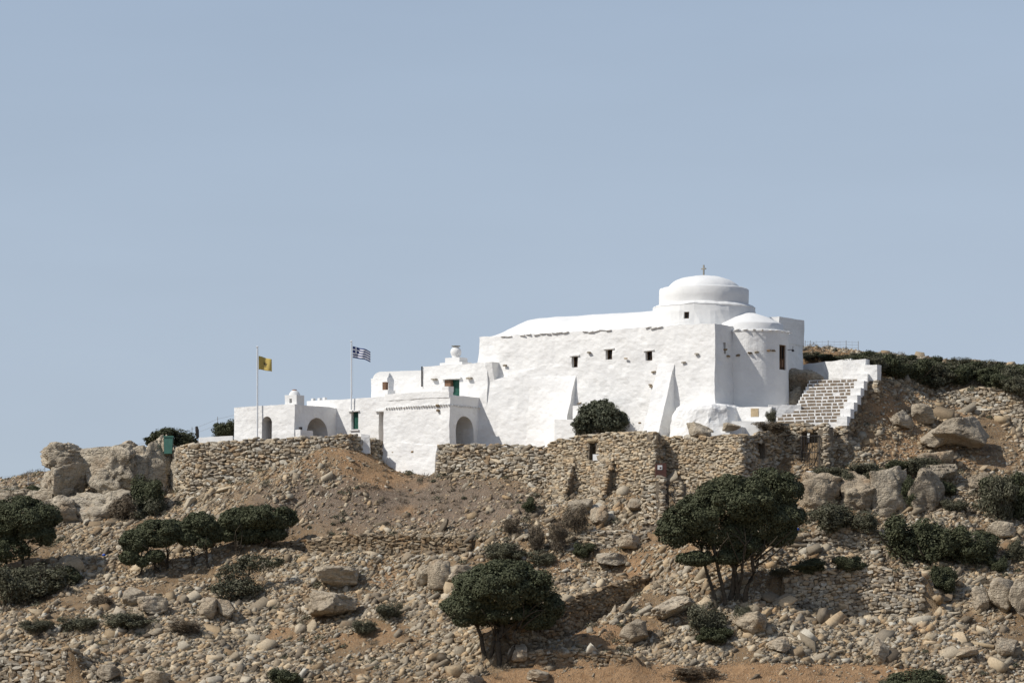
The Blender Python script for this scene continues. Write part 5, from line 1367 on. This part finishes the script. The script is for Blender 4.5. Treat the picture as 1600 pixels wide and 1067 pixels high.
tree(772, 1036, 226.0, [(788, 922, 78, 42, 0), (732, 950, 40, 26, -0.6), (848, 950, 34, 28, 0.4), (790, 894, 44, 20, 0), (775, 962, 62, 20, 0.6), (725, 970, 18, 12, -0.9), (835, 972, 30, 14, 0.6)],
     [(-14, -8, 742, 960, 0.20), (-4, 0, 775, 965, 0.17), (8, 4, 783, 962, 0.24), (14, 2, 815, 966, 0.18)], 'round dark evergreen tree at the front centre, shading a terrace wall', 11, 105000)
tree(1130, 938, 231.0, [(1150, 790, 74, 40, 0), (1205, 770, 46, 38, 0.6), (1190, 812, 60, 44, 0.8), (1090, 812, 52, 34, -0.5), (1052, 834, 30, 26, -0.8), (1120, 835, 50, 28, 0.2), (1160, 855, 34, 20, 0), (1215, 835, 30, 26, 0.6), (1085, 875, 30, 12, -0.8), (1140, 872, 26, 13, -0.5)],
     [(-10, 0, 1095, 850, 0.15), (5, 2, 1115, 845, 0.18), (4, 6, 1155, 850, 0.24), (18, 2, 1165, 850, 0.16), (36, 0, 1180, 848, 0.22), (28, 2, 1150, 858, 0.16)], 'big dark evergreen tree leaning right, with many bare stems', 12, 150000)
tree(245, 912, 249.5, [(246, 836, 34, 24, 0), (212, 848, 24, 20, -0.4), (268, 832, 24, 20, 0.4), (290, 834, 16, 13, 0.2), (243, 870, 15, 11, -0.6), (203, 872, 15, 13, -0.5), (222, 878, 10, 10, -0.7)],
     [(-22, 2, 220, 870, 0.11), (0, 6, 245, 865, 0.14), (14, 2, 262, 858, 0.13)], 'leftmost tree of the low wind-swept group on the left slope', 13, 46000, group='wind-swept trees in a row on the left slope')
tree(318, 908, 250.0, [(312, 822, 28, 20, 0), (334, 834, 22, 18, 0.5), (296, 842, 18, 15, -0.3), (318, 850, 14, 9, -0.5), (348, 828, 16, 14, 0.2)],
     [(-8, 0, 300, 862, 0.12), (6, -6, 322, 852, 0.13)], 'middle tree of the low wind-swept group on the left slope', 14, 36000, group='wind-swept trees in a row on the left slope')
tree(388, 905, 250.4, [(400, 812, 40, 21, 0), (440, 812, 25, 20, 0.5), (366, 816, 26, 21, -0.3), (388, 838, 28, 15, 0.2), (430, 836, 18, 12, 0.3), (356, 836, 12, 12, -0.5)],
     [(-6, 6, 395, 848, 0.14), (-18, 2, 372, 845, 0.12)], 'rightmost tree of the low wind-swept group, crown reaching towards the brown slope', 15, 46000, group='wind-swept trees in a row on the left slope')
tree(372, 948, 243.8, [(362, 900, 26, 22, 0), (395, 884, 30, 18, 0.5), (350, 922, 20, 22, -0.3), (382, 922, 26, 22, 0), (425, 880, 20, 12, 0.6)],
     [(-4, 6, 362, 905, 0.09), (6, 2, 390, 895, 0.08)], 'loose grey-green shrub tree below the wind-swept trees', 16, 9000, mat='leaf_grey', shell=0.12, clump=0.45, name='shrub_tree')
tree(28, 905, 251.0, [(35, 812, 56, 34, 0), (-10, 830, 50, 40, 0.5), (60, 838, 30, 20, -0.4), (10, 862, 40, 22, -0.5)],
     [(-10, 0, 10, 850, 0.18), (8, 2, 40, 845, 0.16)], 'dark tree cut by the left edge of the picture', 17, 70000)
# courtyard olive
tree(940, 700, 254.6, [(938, 654, 34, 26, 0), (915, 665, 22, 20, -0.3), (962, 662, 22, 18, 0.3), (940, 640, 22, 16, 0)],
     [(0, 0, 936, 665, 0.11), (3, 0, 950, 660, 0.07)], 'grey-green olive bush standing in the courtyard before the church wall', 18, 30000, leaf=0.10, mat='leaf_olive', name='olive_tree', shell=0.3, clump=0.35)

SHR = {}
def shrub_mesh(kind, k):
    if (kind, k) in SHR: return SHR[(kind, k)]
    rs = np.random.default_rng(hash((kind, k)) % 9999 if False else 300+k*7+len(kind))
    lobes = [(0, 0, 0.06, 0.36, 0.36, 0.32)]
    for _ in range(13):
        a = rs.uniform(0, 6.28); r = rs.uniform(0.18, 0.36); lobes.append((r*math.cos(a), r*math.sin(a), rs.uniform(-0.04, 0.30), rs.uniform(0.10, 0.22), rs.uniform(0.10, 0.22), rs.uniform(0.08, 0.2)))
    if kind == 'dry': V, Fc = crown_mesh(lobes, 5000, 0.055, 300+k, 0.12, 0.45, 5, 0.16, 0.9); mat = 'dry'
    elif kind == 'grey': V, Fc = crown_mesh(lobes, 9000, 0.025, 300+k, 0.25, 0.5, 4.5, 0.8, 0.3); mat = 'leaf_grey'
    else: V, Fc = crown_mesh(lobes, 13000, 0.024, 300+k, 0.4, 0.36, 4.5, 1.0, 0.3); mat = 'leaf'
    cm = make_mesh('foliage_'+kind, V, Fc, M[mat])
    mb = MB()
    for _ in range(6):
        limb(mb, (rs.normal(0, 0.03), rs.normal(0, 0.03), -0.25), (rs.normal(0, 0.22), rs.normal(0, 0.22), rs.uniform(0.05, 0.3)), 0.022, 0.008, 0.04, rs, 3, 3)
    sm = make_mesh('stems_'+kind, np.concatenate(mb.v), mb.f, M['bark'])
    SHR[(kind, k)] = (cm, sm); return cm, sm
SN = [0]
def shrub(px, py, w, h, label, kind='green', d=None, group=None, name='shrub', cat='bush'):
    """w, h: size in pixels; (px, py): its foot"""
    p = hit(px, py) if d is None else P(px, py, d)
    s = p[1]/F; SN[0] += 1
    cm, sm = shrub_mesh(kind, SN[0] % 4)
    t = empty(name, p, label, cat, group); t.scale = (w*s/0.95, w*s/0.95, h*s/0.72); t.rotation_euler = (0, 0, SN[0]*2.4)
    a = bpy.data.objects.new('foliage', cm); COL.objects.link(a); a.parent = t; a.location = (0, 0, 0.20)
    b = bpy.data.objects.new('stems', sm); COL.objects.link(b); b.parent = t; b.location = (0, 0, 0.20)
    return t
shrub(60, 935, 110, 62, 'tangled dark scrub under the tree at the left edge', 'grey')
shrub(15, 945, 80, 70, 'scrub cut by the left edge below the dark tree', 'grey')
shrub(105, 915, 50, 34, 'low dark scrub right of the left-edge tree', 'green')
shrub(232, 800, 66, 62, 'dark thornbush in the hollow of the left outcrop', 'green', d=262.8)
shrub(232, 818, 62, 48, 'grey twiggy bush under the outcrop thornbush', 'grey', d=261.8)
shrub(196, 812, 54, 44, 'pale leafless bush on the outcrop foot', 'dry', d=261.8)
shrub(268, 702, 96, 36, 'low rounded bush on the skyline behind the green tank', 'green', d=272.0)
shrub(350, 686, 46, 32, 'dark bush on the skyline touching the arched house', 'green', d=272.0)
shrub(25, 786, 56, 30, 'sparse skyline bush at the far left', 'grey', d=272.5)
shrub(58, 778, 36, 22, 'small skyline bush left of the outcrop head', 'green', d=272.5)
shrub(200, 985, 80, 30, 'low dry grey bush below the left boulders', 'grey')
shrub(120, 985, 70, 28, 'flat grey bush in the rubble at lower left', 'grey')
shrub(58, 990, 60, 24, 'flat grey-green bush near the lower left edge', 'grey')
shrub(160, 950, 40, 22, 'dry bush in front of the grey left boulder', 'dry')
shrub(290, 990, 60, 24, 'dry brown bush under the left shrub tree', 'dry')
shrub(610, 968, 46, 34, 'small grey bush right of the squarish boulders', 'grey')
shrub(568, 990, 44, 26, 'low olive bush below the squarish boulders', 'grey')
shrub(445, 1078, 56, 36, 'rounded bush cut by the bottom edge at left centre', 'green')
shrub(790, 880, 70, 36, 'low dark bush uphill of the front tree', 'grey')
shrub(845, 884, 50, 28, 'brownish bush above the front tree crown', 'grey')
shrub(912, 872, 40, 26, 'small dark bush under the bare saplings', 'green')
shrub(900, 800, 0.1+26, 16, 'tiny green tuft below the ruin buttress', 'green')
shrub(828, 800, 24, 26, 'little sprig bush on the slope below the ruin', 'green')
shrub(800, 838, 30, 30, 'sparse grey sapling bush left of the bare saplings', 'dry')
shrub(870, 862, 34, 54, 'taller bare sapling with twiggy crown on the terrace', 'dry')
shrub(900, 858, 40, 50, 'bare twiggy sapling right of the taller one', 'dry')
shrub(838, 866, 30, 50, 'thin bare sapling left of the taller one', 'dry')
shrub(1100, 990, 74, 56, 'grey-green bush below the big tree stems', 'grey')
shrub(1118, 1006, 66, 28, 'flat olive bush at the foot of the grey-green bush', 'green')
shrub(1162, 975, 34, 32, 'small dim bush in the shade of the big tree', 'grey')
shrub(1265, 912, 60, 26, 'dark bush on the terrace edge in the big tree shadow', 'green')
shrub(1222, 905, 40, 18, 'low bush left of the terrace edge bush', 'grey')
shrub(1325, 906, 60, 26, 'dark bush on the terrace wall end', 'green')
shrub(1420, 872, 100, 70, 'left half of the widest bush under the cliff row', 'green')
shrub(1465, 880, 96, 66, 'middle of the widest bush under the cliff row', 'green')
shrub(1520, 880, 84, 62, 'right end of the widest bush under the cliff row', 'green')
shrub(1472, 928, 58, 50, 'small round dark bush on the lower terrace wall', 'green')
shrub(1562, 895, 34, 26, 'small bush right of the round dark bush', 'green')
shrub(1560, 812, 70, 80, 'tall scrub above the lichen rock', 'grey')
shrub(1600, 810, 66, 84, 'tall scrub at the right edge', 'green')
shrub(1545, 775, 40, 34, 'scrub clump on the flat ledge right of the cliff row', 'green')
shrub(1592, 880, 46, 40, 'dim scrub at the right edge below the tall scrub', 'grey')
shrub(1440, 742, 70, 30, 'bush crowning the dark overhanging ledge', 'grey')
shrub(1425, 790, 40, 50, 'bush growing in the cleft of the cliff row', 'green', d=243.6)
shrub(1478, 775, 40, 24, 'dark bush in the shaded gully of the cliff row', 'green')
shrub(1316, 765, 46, 36, 'bush in the first cleft of the cliff row', 'grey')
shrub(1362, 757, 46, 34, 'bush in the second cleft above the tallest block', 'grey')
shrub(1290, 748, 56, 22, 'olive scrub right of the iron gate foot', 'grey')
shrub(1345, 742, 60, 20, 'scrub strip above the cliff row', 'grey')
shrub(1400, 742, 50, 20, 'low scrub left of the ledge bush', 'green')
shrub(1300, 835, 80, 50, 'dull brown-green scrub below the left cliff blocks', 'grey')
shrub(1350, 838, 60, 40, 'dull scrub below the tallest cliff block', 'grey')
shrub(1500, 840, 30, 20, 'small bush on the ledge right of the widest bush', 'green')
shrub(1490, 800, 46, 22, 'sparse bush on the rubble right of the black shade', 'grey')
shrub(1430, 1082, 96, 40, 'green bush cut by the bottom edge at right', 'green')
shrub(1385, 1078, 40, 22, 'small bush left of the bottom-edge green bush', 'grey')
shrub(1080, 1062, 84, 24, 'dry brown bush lying on the red path', 'dry')
shrub(1410, 660, 38, 20, 'brown dead bush between two grey boulders on the red slope', 'dry', d=253.0)
shrub(1205, 676, 60, 20, 'dry tuft on the head of the stone hut wall', 'dry', d=247.6)
shrub(1206, 660, 20, 26, 'little potted green plant by the white yard wall', 'grey', d=247.2)
# scrub along the ridge
RG = [(1270, 561, 40, 16), (1300, 566, 46, 16), (1336, 576, 46, 22), (1362, 584, 56, 34), (1395, 590, 60, 40), (1430, 596, 62, 40), (1460, 606, 60, 36), (1492, 600, 60, 38), (1525, 590, 56, 28), (1560, 610, 62, 30), (1592, 618, 56, 40), (1415, 572, 50, 22), (1450, 576, 48, 22), (1545, 578, 50, 20), (1580, 586, 46, 22), (1500, 574, 44, 20), (1610, 595, 60, 36), (1380, 566, 40, 18), (1475, 588, 44, 26), (1345, 562, 34, 16), (1350, 572, 60, 26), (1375, 578, 60, 28), (1400, 582, 60, 30), (1425, 588, 64, 32), (1448, 594, 60, 34), (1478, 598, 64, 34), (1508, 592, 60, 32), (1538, 596, 60, 30), (1575, 604, 64, 36), (1330, 568, 44, 18)]
RW_ = ['first', 'second', 'third', 'fourth', 'fifth', 'sixth', 'seventh', 'eighth', 'ninth', 'tenth']
for i, (a, b, c_, e) in enumerate(sorted(RG)):
    shrub(a, b, c_*1.05, e*0.92, '%s scrub bush on the ridge, counted rightwards from the church' % RW_[i] if i < 10 else '%s scrub bush on the ridge, counted leftwards from the picture edge' % RW_[len(RG)-1-i] if i > len(RG)-11 else '%s scrub bush in the middle of the ridge, counted rightwards' % RW_[i-10], 'green' if i % 2 else 'grey', d=float(hit(a, b, 250)[1]), group='scrub bushes along the right-hand ridge')
# dry tufts over the slope: nobody could count them
tp = []
for _ in range(5200):
    x, y = RNG.uniform(-46, 46), RNG.uniform(214, 280); tp.append((x, y))
tp = np.array(tp); tz = ground(tp[:, 0], tp[:, 1]); tpx, tpy = pix(tp[:, 0], tp[:, 1], tz)
dens = 0.34+sum(blob(tpx, tpy, *b) for b in DRY)*0.9
kk = (RNG.random(len(tp)) < dens) & ~in_poly(tp[:, 0], tp[:, 1], YARD)
tp, tz = tp[kk], tz[kk]; m_ = 26
q = np.repeat(np.stack([tp[:, 0], tp[:, 1], tz], 1), m_, 0); n = len(q); ts = np.repeat(RNG.uniform(0.5, 1.4, len(tp)), m_)
di = RNG.normal(size=(n, 3)); di[:, 2] = np.abs(di[:, 2])+0.35; di /= np.linalg.norm(di, axis=1, keepdims=True)
q = q+RNG.normal(0, 0.10, (n, 3))*np.array((1, 1, 0.15))*ts[:, None]
ln = (ts*RNG.uniform(0.10, 0.34, n))[:, None]; sd_ = np.cross(di, RNG.normal(size=(n, 3))); sd_ /= np.linalg.norm(sd_, axis=1, keepdims=True)
V = np.stack([q-sd_*0.012, q+sd_*0.012, q+di*ln+sd_*0.014, q+di*ln-sd_*0.010], 1).reshape(-1, 3)
tu = add_obj('dry_grass', make_mesh('dry_grass', V, np.arange(len(V)).reshape(-1, 4), M['dry'])); tu['kind'] = 'stuff'

# low cushions of scrub, too many to count
cp = np.stack([RNG.uniform(-46, 46, 3400), RNG.uniform(214, 282, 3400)], 1); cz = ground(cp[:, 0], cp[:, 1]); cpx, cpy = pix(cp[:, 0], cp[:, 1], cz)
cn = fbm(np.stack([cp[:, 0], cp[:, 1], cz], 1), 0.16, 3, 91)
kk = (RNG.random(len(cp)) < np.clip(0.34+1.0*cn, 0.04, 0.95)) & ~in_poly(cp[:, 0], cp[:, 1], YARD) & (strip_(cpx, cpy) < 0.5) & (cpx > -40) & (cpx < 1640) & (cpy < 1090)
for nm, mt, sel in (('ground_cover', 'leaf_grey', kk & (RNG.random(len(cp)) < 0.55)), ('dry_scrub', 'dry', None)):
    if sel is None: sel = kk & ~last
    last = sel
    c_, z_ = cp[sel], cz[sel]; m_ = 90; n = len(c_)*m_
    rr = np.repeat(RNG.uniform(0.18, 0.55, len(c_)), m_); di = RNG.normal(size=(n, 3)); di[:, 2] = np.abs(di[:, 2])*0.75; di /= np.linalg.norm(di, axis=1, keepdims=True)
    q = np.repeat(np.stack([c_[:, 0], c_[:, 1], z_], 1), m_, 0)+di*rr[:, None]*RNG.uniform(0.5, 1.0, (n, 1))
    a_ = RNG.normal(size=(n, 3)); a_ /= np.linalg.norm(a_, axis=1, keepdims=True); b_ = np.cross(a_, di); b_ /= np.linalg.norm(b_, axis=1, keepdims=True)
    w_ = 0.045 if mt != 'dry' else 0.018; l_ = 0.06 if mt != 'dry' else 0.12
    V = np.stack([q-a_*l_, q-b_*w_, q+a_*l_, q+b_*w_], 1).reshape(-1, 3)
    o = add_obj(nm, make_mesh(nm, V, np.arange(len(V)).reshape(-1, 4), M[mt])); o['kind'] = 'stuff'

# ------------------------------------------------------------------ fences, tank, small things
def wire_fence(pts, d, label, h_px=18, rows=4, mesh=False):
    base = P(pts[0][0], pts[0][1], d); t = thing_at('wire_fence', base, label, 'fence')
    tops = []
    for (px, py) in pts:
        p = P(px, py, d); q = P(px, py-h_px, d); mb = MB(); mb.tube([p-np.array((0, 0, .8)), q], 0.03, 6); mb.build('fence_post', M['wire'], t); tops.append((p, q))
    for i in range(rows):
        f = (i+0.6)/rows
        mb = MB()
        for (a, b), (c, e) in zip(tops[:-1], tops[1:]):
            mb.tube([a*(1-f)+b*f, (a*(1-f)+b*f+c*(1-f)+e*f)/2-np.array((0, 0, 0.03)), c*(1-f)+e*f], 0.009, 4)
        mb.build('wire', M['wire'], t)
    if mesh:
        for (a, b), (c, e) in zip(tops[:-1], tops[1:]):
            n = max(2, int(np.linalg.norm(c-a)/0.45)); mb = MB()
            for k in range(1, n): f = k/n; mb.tube([a*(1-f)+c*f, b*(1-f)+e*f], 0.008, 4)
            mb.build('mesh_wire', M['wire'], t)
wire_fence([(1258, 554), (1266, 554), (1294, 554), (1322, 554), (1341, 555)], 274.0, 'wire mesh fence on the ridge right of the church', 22, 5, True)
wire_fence([(-20, 768), (44, 760), (70, 752)], 273.5, 'thin wire fence on the skyline at the far left', 24, 3)
wire_fence([(140, 724), (190, 712), (248, 700), (300, 684), (340, 668), (372, 660)], 273.5, 'sloping wire fence on the skyline behind the outcrop and skyline bush', 17, 2)
tk = thing_at('water_tank', P(263, 705, 266.6), 'small green plastic tank standing on the outcrop beside the stone wall', 'tank')
c_ = P(263.5, 692, 266.4)
mb = MB(); mb.add(*hexa([c_+np.array(q) for q in ((-0.34, -0.3, -0.9), (0.30, -0.3, -0.9), (0.30, 0.3, -0.9), (-0.34, 0.3, -0.9), (-0.38, -0.34, 0.42), (0.36, -0.34, 0.46), (0.36, 0.34, 0.46), (-0.38, 0.34, 0.42))], 9, 0)); mb.build('tank_body', M['tank'], tk)
mb = MB(); mb.box(c_+np.array((0, 0, 0.52)), (0.82, 0.76, 0.12)); mb.build('lid', M['tank'], tk)
pk = thing_at('fence_stake', P(309, 684, 271.5), 'dark stake on the skyline above the rounded bush', 'stake')
mb = MB(); mb.tube([P(309, 684, 271.5), P(308, 672, 271.5), P(307, 666, 271.5)], [0.12, 0.16, 0.10], 7); mb.build('stake_body', M['iron'], pk)
for (px, py, w, lab) in ((163, 873, 6, 'scrap of blue plastic on the rubble right of the far left scrub'), (1246, 832, 6, 'scrap of blue plastic at the right edge of the big tree crown')):
    p = hit(px, py); v, f = ICO[2]; s = w*p[1]/F
    o = obj('plastic_scrap', v*np.array((0.5, 0.4, 0.35))*s*(1+0.25*vnoise(v, 2.0, 3))[:, None]+p+np.array((0, -0.25, 0.18)), f, M['blue']); tagit(o, lab, 'litter')
for o in bpy.data.objects:
    if '_o' in o: del o['_o']
print('objects', len(bpy.data.objects), 'tris', sum(len(o.data.polygons) for o in bpy.data.objects if o.type == 'MESH'))
